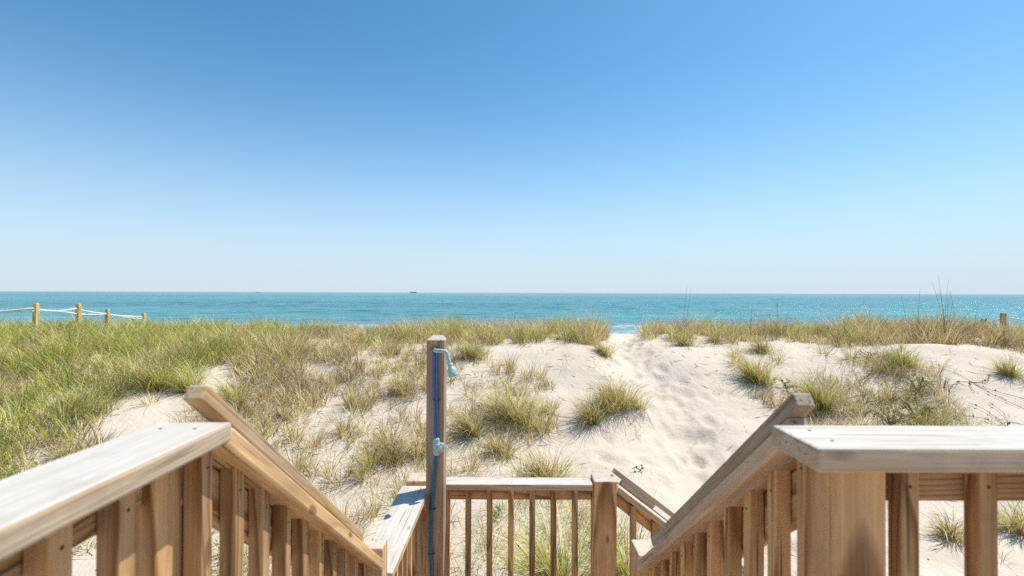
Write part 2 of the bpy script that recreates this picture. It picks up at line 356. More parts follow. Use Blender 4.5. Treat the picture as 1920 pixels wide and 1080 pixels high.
def poly_obj(name, V, F, mat, parent=None, smooth=False):
    me = bpy.data.meshes.new(name); me.from_pydata([tuple(v) for v in V], [], F); me.materials.append(mat)
    if smooth:
        for p in me.polygons: p.use_smooth = len(p.vertices) == 4
    o = bpy.data.objects.new(name, me); link(o, parent)
    if parent is not None: o.location = -parent.location
    return o
def smooth_path(pts, n=8):
    P = [Vector(p) for p in pts]; out = []
    for i in range(len(P) - 1):
        a = P[max(i - 1, 0)]; b = P[i]; c = P[i + 1]; d = P[min(i + 2, len(P) - 1)]
        for k in range(n):
            t = k / n; out.append(0.5 * ((2 * b) + (c - a) * t + (2 * a - 5 * b + 4 * c - d) * t * t + (3 * b - a - 3 * c + d) * t ** 3))
    out.append(P[-1]); return out
rng = np.random.default_rng(7); random.seed(7)

# ------------------------------------------------------------------ ground: one sheet of sand from behind the house to under the sea
def axis(segs):
    out = []
    for a, b, st in segs: out.append(np.arange(a, b, st))
    return np.concatenate(out)
gx = axis([(-420, -40, 20), (-40, -17, 1.0), (-17, -5, 0.10), (-5, 11.5, 0.05), (11.5, 17, 0.10), (17, 40, 1.0), (40, 421, 20)])
gy = axis([(-200, -10, 10), (-10, 3, 0.5), (3, 4.4, 0.1), (4.4, 13.5, 0.05), (13.5, 17, 0.12), (17, 40, 0.8), (40, 130, 3)])
GX, GY = np.meshgrid(gx, gy); GZ = ground(GX, GY)
# footprints down the path and a few strays
fp = []
yy = 4.6
for lane, (x0, st) in enumerate(((2.35, 0.62), (2.75, 0.66), (3.15, 0.6), (2.55, 0.7), (2.95, 0.64))):
    y = 4.5 + 0.17 * lane; k = 0
    while y < 14.5:
        fp.append((x0 - 2.75 + float(path_x(y)) + 0.08 * math.sin(y * 0.8 + lane) + (0.11 if k % 2 else -0.11) + rng.normal(0, 0.05), y, rng.normal(0, 0.25), rng.uniform(0.018, 0.036))); y += st * rng.uniform(0.85, 1.1) / 1.15; k += 1
for k in range(60): fp.append((rng.uniform(1.2, 5.2), rng.uniform(5, 10), rng.uniform(-1.5, 1.5), rng.uniform(0.008, 0.02)))
for x, y, a, dp in fp:
    i0, i1 = np.searchsorted(gx, (x - 0.45, x + 0.45)); j0, j1 = np.searchsorted(gy, (y - 0.45, y + 0.45))
    dx = GX[j0:j1, i0:i1] - x; dy = GY[j0:j1, i0:i1] - y
    u = dx * math.cos(a) + dy * math.sin(a); v = -dx * math.sin(a) + dy * math.cos(a)
    q = (u / 0.085) ** 2 + (v / 0.16) ** 2
    GZ[j0:j1, i0:i1] += -1.2 * dp * np.exp(-q ** 2 * 0.6) + 0.45 * dp * np.exp(-((np.sqrt(q) - 1.7) / 0.5) ** 2)
nx, ny = len(gx), len(gy)
idx = np.arange(nx * ny).reshape(ny, nx)
a, b, c, d = idx[:-1, :-1].ravel(), idx[:-1, 1:].ravel(), idx[1:, 1:].ravel(), idx[1:, :-1].ravel()
sand = np_mesh('ground', np.stack([GX.ravel(), GY.ravel(), GZ.ravel()], 1), np.concatenate([np.stack([a, b, c], 1), np.stack([a, c, d], 1)]), M['sand'], smooth=True)
tag(sand, 'pale sand of the dune and beach with a trodden path', 'sand', kind='structure')
# the sea: a sheet to the horizon, with real waves where they can be told apart
sy = np.concatenate([[58], np.geomspace(62, 900, 560), np.geomspace(960, 60000, 30)]); sxx = np.linspace(-1, 1, 420)
SX = sxx[None, :] * (30 + sy * 1.55)[:, None]; SY = np.repeat(sy[:, None], len(sxx), 1)
SX[:, 0] -= 900 + sy; SX[:, -1] += 900 + sy
wr_ = np.random.default_rng(3); SZ = np.zeros_like(SX); step = np.gradient(sy)[:, None]; stepx = ((30 + sy * 1.55) * 2 / 419)[:, None]
wx = SX + 3.0 * fbm(SX / 23, SY / 17, 201, 2); wy_ = SY + 4.0 * fbm(SX / 31, SY / 19, 205, 2)
for lam in (3.2, 3.9, 4.7, 5.6, 6.6, 7.9, 9.4, 11.5, 14.0, 18.0):
    for q in range(2):
        an = wr_.normal(0, 0.5); ph = wx * math.sin(an) / lam + wy_ * math.cos(an) / lam + wr_.random()
        env = 0.6 + 0.9 * fbm(SX / (lam * 3.5), SY / (lam * 2.2), 211 + int(lam * 10) + q, 2)
        cr = 1 - np.abs(np.sin(np.pi * ph)) ** 0.8                       # peaked crests
        SZ += 0.0100 * lam * np.clip(env, 0, None) * (cr - 0.4) * sstep(0.55, 0.25, step / lam) * sstep(0.55, 0.25, stepx / (lam * 2.0))
SZ *= sstep(62, 76, SY)
idx = np.arange(SX.size).reshape(SX.shape)
a, b, c, d = idx[:-1, :-1].ravel(), idx[:-1, 1:].ravel(), idx[1:, 1:].ravel(), idx[1:, :-1].ravel()
sea = np_mesh('sea', np.stack([SX.ravel(), SY.ravel(), SZ.ravel()], 1), np.concatenate([np.stack([a, b, c], 1), np.stack([a, c, d], 1)]), M['sea'], smooth=True); tag(sea, 'turquoise sea with small waves reaching the horizon', 'sea', kind='structure')

# ------------------------------------------------------------------ deck, stairs, landing (timber structure)
DECK, LAND = -1.17, -2.18
def planks(name, label, x0, x1, y0, y1, z, n):
    root = empty(name, (x0, y0, C + z - 0.04), label, None, kind='structure')
    wdt = (y1 - y0) / n
    for i in range(n):
        yc = y0 + (i + 0.5) * wdt
        board('plank', 'pine', (x0, yc, C + z - 0.019), (x1, yc, C + z - 0.019), wdt - 0.006, 0.038, (0, 1, 0), root)
    return root
deck = planks('deck_floor', 'timber deck boards at the top of the stairs', -2.6, 3.2, -1.5, 0.93, DECK, 17)
for x in (-2.5, -0.7, 0.7, 3.1):
    for y in (-1.4, 0.86): vert('deck_support', 'pine', x, y, ground(x, y) - C - 0.3, DECK - 0.235, 0.14, 0.14, deck)
for y in (-1.4, 0.9): board('joist', 'pine', (-2.6, y, C + DECK - 0.137), (3.2, y, C + DECK - 0.137), 0.038, 0.19, (0, 1, 0), deck)
land = planks('landing_floor', 'timber boards of the stair landing', -0.70, 0.70, 2.0, 3.3, LAND, 9)
for x in (-0.62, 0.62):
    board('joist', 'pine', (x, 2.02, C + LAND - 0.137), (x, 3.28, C + LAND - 0.137), 0.038, 0.19, (1, 0, 0), land)
stairs = empty('stairs', (0, 1.5, C + LAND), 'short timber stair flight down to the landing', None, kind='structure')
for k in range(4):
    zt = DECK - 0.202 * (k + 1); yc = 0.93 + 0.135 + 0.255 * k
    for s in (0, 1): board('tread', 'pine', (-0.60, yc - 0.066 + 0.133 * s, C + zt - 0.019), (0.60, yc - 0.066 + 0.133 * s, C + zt - 0.019), 0.128, 0.038, (0, 1, 0), stairs)
for x in (-0.625, 0.625): board('stringer', 'pine', (x, 0.95, C + DECK - 0.20), (x, 2.06, C + LAND - 0.16), 0.038, 0.24, (1, 0, 0), stairs)
low = empty('lower_stairs', (1.2, 2.7, C - 3.1), 'lower timber flight turning towards the sand', None, kind='structure')
for k in range(4):
    zt = LAND - 0.2 * (k + 1); xc = 0.72 + 0.13 + 0.26 * k
    for s in (0, 1): board('tread', 'pine', (xc - 0.066 + 0.133 * s, 2.2, C + zt - 0.019), (xc - 0.066 + 0.133 * s, 3.2, C + zt - 0.019), 0.128, 0.038, (1, 0, 0), low)
for y in (2.18, 3.225): board('stringer', 'pine', (0.72, y, C + LAND - 0.20), (1.85, y, C + LAND - 1.07), 0.038, 0.24, (0, 1, 0), low)

# ------------------------------------------------------------------ deck railings
CT = 0.038
# left: runs along the stairs' side towards the viewer
r = empty('deck_railing', (-0.62, 0.9, C + DECK), 'timber deck railing with wide bleached cap ending at the upper left of the stairs', 'railing', 'timber railings of the deck and stairs')
board('cap', 'cap', (-0.621, -1.4, C - 0.2735), (-0.621, 0.935, C - 0.2735), 0.146, CT, (1, 0, 0), r, 0.006)
vert('post', 'pine', -0.674, 0.888, DECK - 0.2, -0.2935, 0.089, 0.089, r, 0.006)
vert('post', 'pine', -0.674, -0.60, DECK - 0.2, -0.2935, 0.089, 0.089, r, 0.006)
for yr0, yr1 in ((-0.555, 0.842), (-1.4, -0.646)):
    board('top_rail', 'pine', (-0.669, yr0, C - 0.338), (-0.669, yr1, C - 0.338), 0.038, 0.089, (1, 0, 0), r)
    board('bottom_rail', 'pine', (-0.669, yr0, C + DECK + 0.10), (-0.669, yr1, C + DECK + 0.10), 0.038, 0.089, (1, 0, 0), r)
y = 0.761
while y > -1.35:
    if abs(y + 0.60) > 0.07: vert('baluster', 'pine', -0.6295, y, DECK + 0.05, -0.2935, 0.037, 0.035, r, 0.003)
    y -= 0.112
# right: runs across, facing the viewer
r = empty('deck_railing', (0.6, 0.87, C + DECK), 'timber deck railing with bright flat cap crossing the lower right corner', 'railing', 'timber railings of the deck and stairs')
board('cap', 'cap', (0.497, 0.843, C - 0.2715), (3.15, 0.843, C - 0.2715), 0.140, 0.041, (0, 1, 0), r, 0.006)
vert('post', 'pine', 0.6105, 0.875, DECK - 0.2, -0.2935, 0.089, 0.089, r, 0.006)
vert('post', 'pine', 2.4, 0.875, DECK - 0.2, -0.2935, 0.089, 0.089, r, 0.006)
for a_, b_ in ((0.657, 2.354), (2.446, 3.15)):
    board('top_rail', 'pine', (a_, 0.913, C - 0.341), (b_, 0.913, C - 0.341), 0.038, 0.096, (0, 1, 0), r)
    board('bottom_rail', 'pine', (a_, 0.913, C + DECK + 0.10), (b_, 0.913, C + DECK + 0.10), 0.038, 0.089, (0, 1, 0), r)
x = 0.721
while x < 3.1:
    if abs(x - 2.4) > 0.07: vert('baluster', 'pine', x, 0.8775, DECK + 0.05, -0.2935, 0.034, 0.032, r, 0.003)
    x += 0.142

# ------------------------------------------------------------------ stair railings of the upper flight
def stair_rail(sgn, inner, zb0, slope, hr_in, hr_z, hr_y, hr_y1, bal_in, bal_y, label, mcap, mhand, newel):
    """zb0: underside of the sloped cap at y = 0.9253"""
    r = empty('stair_railing', (sgn * 0.62, 1.5, C + LAND), label, 'railing', 'timber railings of the deck and stairs')
    th = math.atan(slope); cs = math.cos(th); n = Vector((0, math.sin(th), cs)); dr = Vector((0, cs, -math.sin(th)))
    zb = lambda y: zb0 - slope * (y - 0.9253)
    def slope_board(name, mat, xc, ya, yb, off, w, t, bev=0.004):
        """underside line at zb(y) + off (vertical)"""
        pa = Vector((xc, ya, C + zb(ya) + off)) + n * (t / 2); pb = Vector((xc, yb, C + zb(yb) + off)) + n * (t / 2)
        return board(name, mat, pa, pb, w, t, (1, 0, 0), r, bev)
    slope_board('cap', mcap, sgn * (inner + 0.07), 0.917 if sgn < 0 else 0.945, 2.045, 0.0, 0.140, CT, 0.006)
    # sloped 2x4 on edge under the cap, outside of the balusters
    xc = sgn * (bal_in + 0.037 + 0.020)
    pa = Vector((xc, 0.96, C + zb(0.96))) - n * 0.0475; pb = Vector((xc, 2.04, C + zb(2.04))) - n * 0.0475
    board('top_rail', 'pine', pa, pb, 0.038, 0.089, (1, 0, 0), r)
    q = Vector((0, 0, -0.76)); board('bottom_rail', 'pine', pa + q, pb + q, 0.038, 0.089, (1, 0, 0), r)
    for y in bal_y:
        vert('baluster', 'pine', sgn * (bal_in + 0.018), y, zb(y) - 0.80, zb(y - 0.017) + 0.002, 0.036, 0.034, r, 0.003)
    # graspable handrail on spacer blocks
    T = 0.033
    hb = lambda y: hr_z - slope * (y - hr_y)
    pa = Vector((sgn * (hr_in + 0.02), hr_y, C + hb(hr_y))) + n * (T / 2); pb = Vector((sgn * (hr_in + 0.02), hr_y1, C + hb(hr_y1))) + n * (T / 2)
    h = board('handrail', mhand, pa, pb, 0.040, T, (1, 0, 0), r, 0.004)
    gap = (hb(1.2) - (zb(1.2) + CT / cs)) * cs
    for ya in (1.02, 1.70):
        yb = ya + 0.15
        ctr = lambda y: Vector((sgn * (hr_in + 0.02), y, C + hb(y))) - n * (gap / 2)
        if gap > 0.004: board('spacer_block', mhand, ctr(ya), ctr(yb), 0.036, gap - 0.001, (1, 0, 0), r, 0.002)
    x0, x1, y0, y1, zt = newel
    vert('newel_post', 'rail', (x0 + x1) / 2, (y0 + y1) / 2, float(ground((x0 + x1) / 2, 2.1)) - C - 0.3, zt, abs(x1 - x0), y1 - y0, r, 0.008)
    return r
bl = [0.925 + 0.112 * k for k in range(1, 10)]
stair_rail(-1, 0.55, -0.302, 0.7916, 0.61, -0.2127, 0.937, 1.96, 0.59, [0.9255 + 0.1125 * k for k in range(0, 10)],
           'sloping stair railing with golden handrail going down from the left deck cap', 'rail', 'rail', (-0.665, -0.556, 2.058, 2.150, -1.105))
stair_rail(1, 0.54, -0.287, 0.812, 0.59, -0.234, 0.982, 2.0, 0.58, [0.954 + 0.1115 * k for k in range(0, 10)],
           'sloping stair railing with grey handrail going down from the right deck cap', 'greyrail', 'greyrail', (0.554, 0.694, 2.075, 2.215, -1.14))

# ------------------------------------------------------------------ landing railings
LC = -1.265
r = empty('landing_railing', (0, 3.2, C + LAND), 'level landing railing across the middle, between two square corner posts', 'railing', 'timber railings of the deck and stairs')
board('cap', 'cap', (-0.538, 3.208, C + LC - 0.02), (0.542, 3.208, C + LC - 0.02), 0.128, 0.040, (0, 1, 0), r, 0.006)
for x in (-0.615, 0.619):
    vert('corner_post', 'pine', x, 3.205, float(ground(x, 3.2)) - C - 0.3, -1.238, 0.150, 0.15, r, 0.010)
board('top_rail', 'pine', (-0.538, 3.235, C + LC - 0.087), (0.542, 3.235, C + LC - 0.087), 0.038, 0.089, (0, 1, 0), r)
board('bottom_rail', 'pine', (-0.538, 3.235, C + LAND + 0.1), (0.542, 3.235, C + LAND + 0.1), 0.038, 0.089, (0, 1, 0), r)
for k in range(7):
    vert('baluster', 'pine', -0.430 + 0.1425 * k, 3.195, LAND + 0.04, LC - 0.0405, 0.0375, 0.0375, r, 0.003)
r = empty('landing_railing', (-0.62, 2.6, C + LAND), 'short landing railing with white bleached cap beside the shower post', 'railing', 'timber railings of the deck and stairs')
board('cap', 'cap', (-0.626, 2.155, C + LC - 0.021), (-0.626, 3.128, C + LC - 0.021), 0.182, 0.040, (1, 0, 0), r, 0.006)
board('top_rail', 'pine', (-0.655, 2.155, C + LC - 0.088), (-0.655, 3.128, C + LC - 0.088), 0.038, 0.089, (1, 0, 0), r)
board('bottom_rail', 'pine', (-0.655, 2.155, C + LAND + 0.1), (-0.655, 3.128, C + LAND + 0.1), 0.038, 0.089, (1, 0, 0), r)
for k in range(7):
    vert('baluster', 'pine', -0.615, 2.27 + 0.118 * k, LAND + 0.04, LC - 0.0415, 0.0375, 0.0375, r, 0.003)
# railing of the lower flight, going down to the right
r = empty('stair_railing', (1.2, 3.2, C - 3.1), 'sloping railing of the lower flight behind the right corner post', 'railing', 'timber railings of the deck and stairs')
sl = 0.755; th = math.atan(sl); n = Vector((math.sin(th), 0, math.cos(th)))
zc = lambda x: -1.272 - sl * (x - 0.70)      # top of the sloped cap
def xz_board(name, mat, xa, xb, dn, yc, w, t, bev=0.004):
    pa = Vector((xa, yc, C + zc(xa))) + n * dn; pb = Vector((xb, yc, C + zc(xb))) + n * dn
    return board(name, mat, pa, pb, w, t, (0, 1, 0), r, bev)
xz_board('cap', 'greyrail', 0.712, 1.92, -0.019, 3.208, 0.128, 0.038, 0.006)
xz_board('top_rail', 'pine', 0.725, 1.90, -0.083, 3.235, 0.038, 0.089)
board('bottom_rail', 'pine', (0.72, 3.235, C + zc(0.72) - 0.86), (1.92, 3.235, C + zc(1.92) - 0.86), 0.038, 0.089, (0, 1, 0), r)
xz_board('spacer_block', 'greyrail', 0.735, 0.955, 0.0175, 3.245, 0.036, 0.034)
xz_board('spacer_block', 'greyrail', 1.45, 1.67, 0.0175, 3.245, 0.036, 0.034)
xz_board('handrail', 'greyrail', 0.665, 1.95, 0.052, 3.245, 0.038, 0.034)
for k in range(8):
    x = 0.815 + 0.142 * k; vert('baluster', 'pine', x, 3.195, zc(x) - 0.88, zc(x + 0.019) - 0.046 + 0.0, 0.0375, 0.0375, r, 0.003)
vert('newel_post', 'pine', 1.99, 3.22, float(ground(1.99, 3.2)) - C - 0.3, zc(1.93) + 0.03, 0.11, 0.11, r, 0.008)

# ------------------------------------------------------------------ outdoor shower on its own post
sx0, sx1, sy0, sy1 = -0.536, -0.424, 2.985, 3.097
sh = empty('outdoor_shower', (-0.48, 3.04, C + LAND), 'outdoor shower on a square timber post with blue pipe and pale green head', 'shower')
zt, zb_ = -0.300, LAND
gs = float(ground(-0.48, 3.04)) - C - 0.3
l = (zt - gs)
V = []
cx_, cy_ = (sx0 + sx1) / 2, (sy0 + sy1) / 2
# local X = up so the grain follows the post
Vl = [(0, -0.056, -0.056), (0, 0.056, -0.056), (0, 0.056, 0.056), (0, -0.056, 0.056)]
bm = bmesh.new()
lo = [bm.verts.new(v) for v in Vl]; hi = [bm.verts.new((l, v[1], v[2])) for v in Vl]
tp = [bm.verts.new((l + 0.004, -0.048, -0.050)), bm.verts.new((l + 0.004, 0.048, -0.050)), bm.verts.new((l + 0.024, 0.032, 0.050)), bm.verts.new((l + 0.024, -0.032, 0.050))]
bm.faces.new(lo[::-1])
for q0, q1 in ((lo, hi), (hi, tp)):
    for i in range(4): bm.faces.new((q0[i], q0[(i + 1) % 4], q1[(i + 1) % 4], q1[i]))
bm.faces.new(tp); bmesh.ops.recalc_face_normals(bm, faces=bm.faces)
bmesh.ops.bevel(bm, geom=[e for e in bm.edges if abs(e.verts[0].co.x - e.verts[1].co.x) > 0.5], offset=0.005, segments=2, profile=0.5, affect='EDGES')
me = bpy.data.meshes.new('post'); bm.to_mesh(me); bm.free(); me.materials.append(M['shower_post'])
po = bpy.data.objects.new('post', me); link(po, sh)
# local x->Z, y->X, z->Y
mw = Matrix(((0, 1, 0, cx_), (0, 0, 1, cy_), (1, 0, 0, C + gs), (0, 0, 0, 1))); place(po, mw, sh)
fy = sy0   # front face of the post
def tube_part(name, pts, rad, mat, seg=12, parent=None, smooth=True):
    V, F = tube_mesh(pts, rad, seg); return poly_obj(name, V, F, M[mat], parent or sh, smooth)
def sub(o, parent):
    """re-parent a piece built in world coordinates to a part of the shower"""
    o.parent = parent; o.matrix_parent_inverse = Matrix.Identity(4); o.location = -sh.location - parent.location
    return o
tube_part('pipe', smooth_path([(-0.476, fy - 0.016, C - 0.365), (-0.476, fy - 0.016, C - 0.50), (-0.474, fy - 0.016, C - 0.66), (-0.470, fy - 0.015, C - 0.80), (-0.469, fy - 0.015, C - 0.925)], 5), 0.0115, 'blue')
tube_part('pipe_sleeve', smooth_path([(-0.477, fy - 0.0165, C - 0.372), (-0.477, fy - 0.0165, C - 0.52), (-0.4755, fy - 0.0165, C - 0.655)], 4), [0.0135] * 8 + [0.0115], 'blue')
arm = tube_part('shower_arm', smooth_path([(-0.482, fy - 0.004, C - 0.362), (-0.476, fy - 0.030, C - 0.361), (-0.462, fy - 0.046, C - 0.360), (-0.430, fy - 0.055, C - 0.360), (-0.408, fy - 0.060, C - 0.364), (-0.398, fy - 0.064, C - 0.376), (-0.388, fy - 0.072, C - 0.404), (-0.378, fy - 0.080, C - 0.436)], 6), 0.0125, 'patina')
hp0 = Vector((-0.378, fy - 0.080, C - 0.434)); hax = Vector((0.30, -0.16, -0.94)).normalized()
hd = tube_part('shower_head', [hp0 + hax * t_ for t_ in (0, 0.002, 0.014, 0.016, 0.021, 0.024, 0.040, 0.068, 0.075, 0.081, 0.082)], [0.014, 0.018, 0.018, 0.0155, 0.0155, 0.020, 0.0265, 0.031, 0.031, 0.028, 0.020], 'patina', 20)
tube_part('mounting_flange', [(-0.482, fy + 0.001, C - 0.362), (-0.482, fy - 0.010, C - 0.362), (-0.482, fy - 0.014, C - 0.362)], [0.026, 0.024, 0.015], 'brass', 16)
# valve with round handle
va = tube_part('valve_body', [(-0.468, fy - 0.017, C - 0.905), (-0.468, fy - 0.017, C - 0.915), (-0.468, fy - 0.018, C - 0.925), (-0.466, fy - 0.020, C - 0.95), (-0.468, fy - 0.019, C - 0.985), (-0.469, fy - 0.018, C - 0.995), (-0.470, fy - 0.017, C - 1.010)], [0.015, 0.020, 0.020, 0.024, 0.020, 0.016, 0.016], 'patina', 8, smooth=False)
st = tube_part('valve_stem', [(-0.466, fy - 0.02, C - 0.955), (-0.443, fy - 0.040, C - 0.957)], 0.009, 'patina')
# fluted hand wheel: a lathe profile with scalloped rim
ctr = Vector((-0.440, fy - 0.043, C - 0.957)); ax = Vector((0.60, -0.80, 0)).normalized(); b1 = Vector((0, 0, 1)); b2 = ax.cross(b1)
V = []; F = []; ns = 32
prof = [(-0.010, 0.012), (-0.010, 0.026), (-0.004, 0.0305), (0.006, 0.0305), (0.011, 0.026), (0.011, 0.012), (0.014, 0.009)]
for t_, rr_ in prof:
    for k in range(ns):
        an = 2 * math.pi * k / ns; q = rr_ * (1 + (0.07 * math.cos(8 * an) if rr_ > 0.02 else 0)); V.append(ctr + ax * t_ + (b1 * math.cos(an) + b2 * math.sin(an)) * q)
for i in range(len(prof) - 1):
    for k in range(ns): F.append((i * ns + k, i * ns + (k + 1) % ns, (i + 1) * ns + (k + 1) % ns, (i + 1) * ns + k))
F.append(tuple(range(ns))); F.append(tuple((len(prof) - 1) * ns + k for k in range(ns)))
poly_obj('hand_wheel', V, F, M['patina'], sh)
hose = [(-0.470, fy - 0.017, C - 1.005), (-0.474, fy - 0.016, C - 1.06), (-0.487, fy - 0.015, C - 1.20), (-0.496, fy - 0.015, C - 1.33), (-0.503, fy - 0.015, C - 1.50), (-0.503, fy - 0.015, C - 1.62), (-0.494, fy - 0.015, C - 1.75), (-0.490, fy - 0.015, C - 1.95), (-0.490, fy - 0.016, C - 2.15)]
tube_part('hose', smooth_path(hose, 5), 0.0135, 'teal_hose')
for tx, tz in ((-0.4765, -0.668), (-0.497, -1.345), (-0.504, -1.622)):
    V, F = tube_mesh([(tx + 0.0145 * math.cos(k / 10 * math.pi), fy - 0.0145 * math.sin(k / 10 * math.pi) - 0.013, C + tz) for k in range(11)], 0.0035, 6)
    tie = poly_obj('pipe_clip', V, F, M['tie'], sh)
    V, F = tube_mesh([(tx + 0.012, fy - 0.014, C + tz), (tx + 0.030, fy - 0.020, C + tz + 0.002)], [0.006, 0.004], 6); poly_obj('clip_tail', V, F, M['tie'], sh)
# rusty notch in the post head
poly_obj('rust_stain', [(-0.468, fy - 0.0015, C - 0.345), (-0.452, fy - 0.0015, C - 0.345), (-0.455, fy - 0.0015, C - 0.306), (-0.463, fy - 0.0015, C - 0.303), (-0.468, fy + 0.002, C - 0.345), (-0.452, fy + 0.002, C - 0.345), (-0.455, fy + 0.002, C - 0.306), (-0.463, fy + 0.002, C - 0.303)],
         [(0, 1, 2, 3), (0, 4, 5, 1), (1, 5, 6, 2), (2, 6, 7, 3), (3, 7, 4, 0)], M['brass'], sh)

# screws in balusters and caps
def screw(parent, p, nrm):
    nrm = Vector(nrm).normalized(); p = Vector(p); V, F = tube_mesh([p - nrm * 0.002, p + nrm * 0.0006], [0.0036, 0.0032], 8); return poly_obj('screw', V, F, M['screw'], parent)
for o in [q for q in COL.objects if q.name.startswith(('deck_railing', 'landing_railing', 'stair_railing')) and q.type == 'EMPTY']:
    caps = [c for c in o.children if c.name.startswith('cap')]
    for c in caps:
        mwc = Matrix.Translation(o.location) @ c.matrix_basis; d_ = c.data; lx = max(v.co.x for v in d_.vertices); wy = max(v.co.y for v in d_.vertices); tz = max(v.co.z for v in d_.vertices)
        up = 1 if (mwc.to_3x3() @ Vector((0, 0, 1))).z > 0 else -1
        nn = max(2, int(lx * 2 / 0.4)); 
        for k in range(nn + 1):
            for s in (-0.22, 0.22):
                lp = Vector((-lx + 0.05 + (2 * lx - 0.10) * k / nn, s * wy * 2, up * tz)); screw(o, mwc @ lp, mwc.to_3x3() @ Vector((0, 0, up)))
for o in [q for q in COL.objects if q.type == 'EMPTY']:
    for c in list(o.children):
        if c.name.startswith('baluster'):
            mwc = Matrix.Translation(o.location) @ c.matrix_basis; top = mwc @ Vector((max(v.co.x for v in c.data.vertices), 0, 0))
            nm = Vector((0, -1, 0)) if abs(o.location.y - 3.2) < 0.05 or abs(o.location.y - 0.87) < 0.01 else Vector((1 if o.location.x < 0 else -1, 0, 0))
            hw = max(v.co.y for v in c.data.vertices) if abs(nm.x) > 0 else max(v.co.z for v in c.data.vertices)
            screw(o, top + Vector((0, 0, -0.055)) + nm * hw, nm)

# ------------------------------------------------------------------ rope fences on the dune
def rope(parent, pts, sag, name='rope'):
    P = []
    for i in range(len(pts) - 1):
        a, b = Vector(pts[i]), Vector(pts[i + 1])
        for k in range(12):
            t = k / 12; p = a.lerp(b, t); p.z -= sag[i] * 4 * t * (1 - t); P.append(p)
    P.append(Vector(pts[-1])); V, F = tube_mesh(P, 0.023, 6); return poly_obj(name, V, F, M['rope'], parent, True)
LP = [(-19.6, 11.8, -0.33), (-16.0, 12.4, -0.33), (-13.03, 13.0, -0.325), (-12.78, 14.0, -0.36), (-13.2, 15.5, -0.575), (-13.18, 17.0, -0.77)]
fr = empty('rope_fence', (LP[2][0], LP[2][1], float(ground(LP[2][0], LP[2][1]))), 'yellow timber post fence with two sagging white ropes on the left dune', 'fence', 'rope fences on the dune')
for x, y, z in LP: vert('post', 'post', x, y, float(ground(x, y)) - C - 0.4, z, 0.102, 0.102, fr, 0.012)
rope(fr, [(x, y - 0.075, C + z - 0.14) for x, y, z in LP[:5]] + [(LP[5][0], LP[5][1] - 0.075, C + LP[5][2] - 0.2)], [0.10, 0.10, 0.07, 0.03, 0.03])
rope(fr, [(x, y - 0.078, C + z - (0.22, 0.22, 0.22, 0.30, 0.16, 0.12)[i]) for i, (x, y, z) in enumerate(LP)], [0.02, 0.02, -0.04, 0.02, 0.02])
RP = [(15.4, 15.5, -0.80), (15.0, 14.5, -0.57), (17.6, 14.3, -0.62), (20.4, 14.2, -0.62)]
fr = empty('rope_fence', (RP[1][0], RP[1][1], float(ground(RP[1][0], RP[1][1]))), 'brown timber post fence with thin white rope on the right dune', 'fence', 'rope fences on the dune')
for x, y, z in RP: vert('post', 'pine', x, y, float(ground(x, y)) - C - 0.4, z, 0.112, 0.112, fr, 0.012)
rope(fr, [(x, y - 0.06, C + z - 0.12) for x, y, z in RP], [0.02, 0.12, 0.12])

# ------------------------------------------------------------------ ships on the horizon
def ship(x, y, l, label, s=1.0):
    e = empty('cargo_ship', (x, y, -1.0), label, 'ship', 'ships on the horizon')
    h = 11 * s; w = l * 0.09
    V = [(-l / 2, -w, 0), (l * .42, -w, 0), (l / 2, 0, 0), (l * .42, w, 0), (-l / 2, w, 0), (-l / 2, -w, h), (l * .43, -w, h), (l * .53, 0, h * 1.25), (l * .43, w, h), (-l / 2, w, h)]
    F = [(4, 3, 2, 1, 0), (5, 6, 7, 8, 9)] + [(i, (i + 1) % 5, 5 + (i + 1) % 5, 5 + i) for i in range(5)]
    me = bpy.data.meshes.new('hull'); me.from_pydata(V, [], F); me.materials.append(M['hull']); link(bpy.data.objects.new('hull', me), e)
    def bx(name, x0, x1, z0, z1, mat, ww):
        bm = bmesh.new(); bmesh.ops.create_cube(bm, size=1)
        for v in bm.verts: v.co = Vector(((x0 + x1) / 2 + v.co.x * (x1 - x0), v.co.y * ww, (z0 + z1) / 2 + v.co.z * (z1 - z0)))
        me = bpy.data.meshes.new(name); bm.to_mesh(me); bm.free(); me.materials.append(M[mat]); link(bpy.data.objects.new(name, me), e)
    bx('deck_house', -l * .46, -l * .34, h, h * 2.3, 'ship_white', w * 1.6); bx('funnel', -l * .43, -l * .40, h * 2.3, h * 3.0, 'hull', w * .5)
    for k in range(4): bx('cargo_hold', -l * .28 + k * l * .16, -l * .28 + k * l * .16 + l * .14, h, h * (1.45 if k != 2 else 1.7), 'hull', w * 1.5)
ship(-1970, 9500, 130, 'small grey cargo ship on the horizon left of the middle')
ship(-5880, 11000, 105, 'faint distant cargo ship on the horizon far to the left', 0.55)

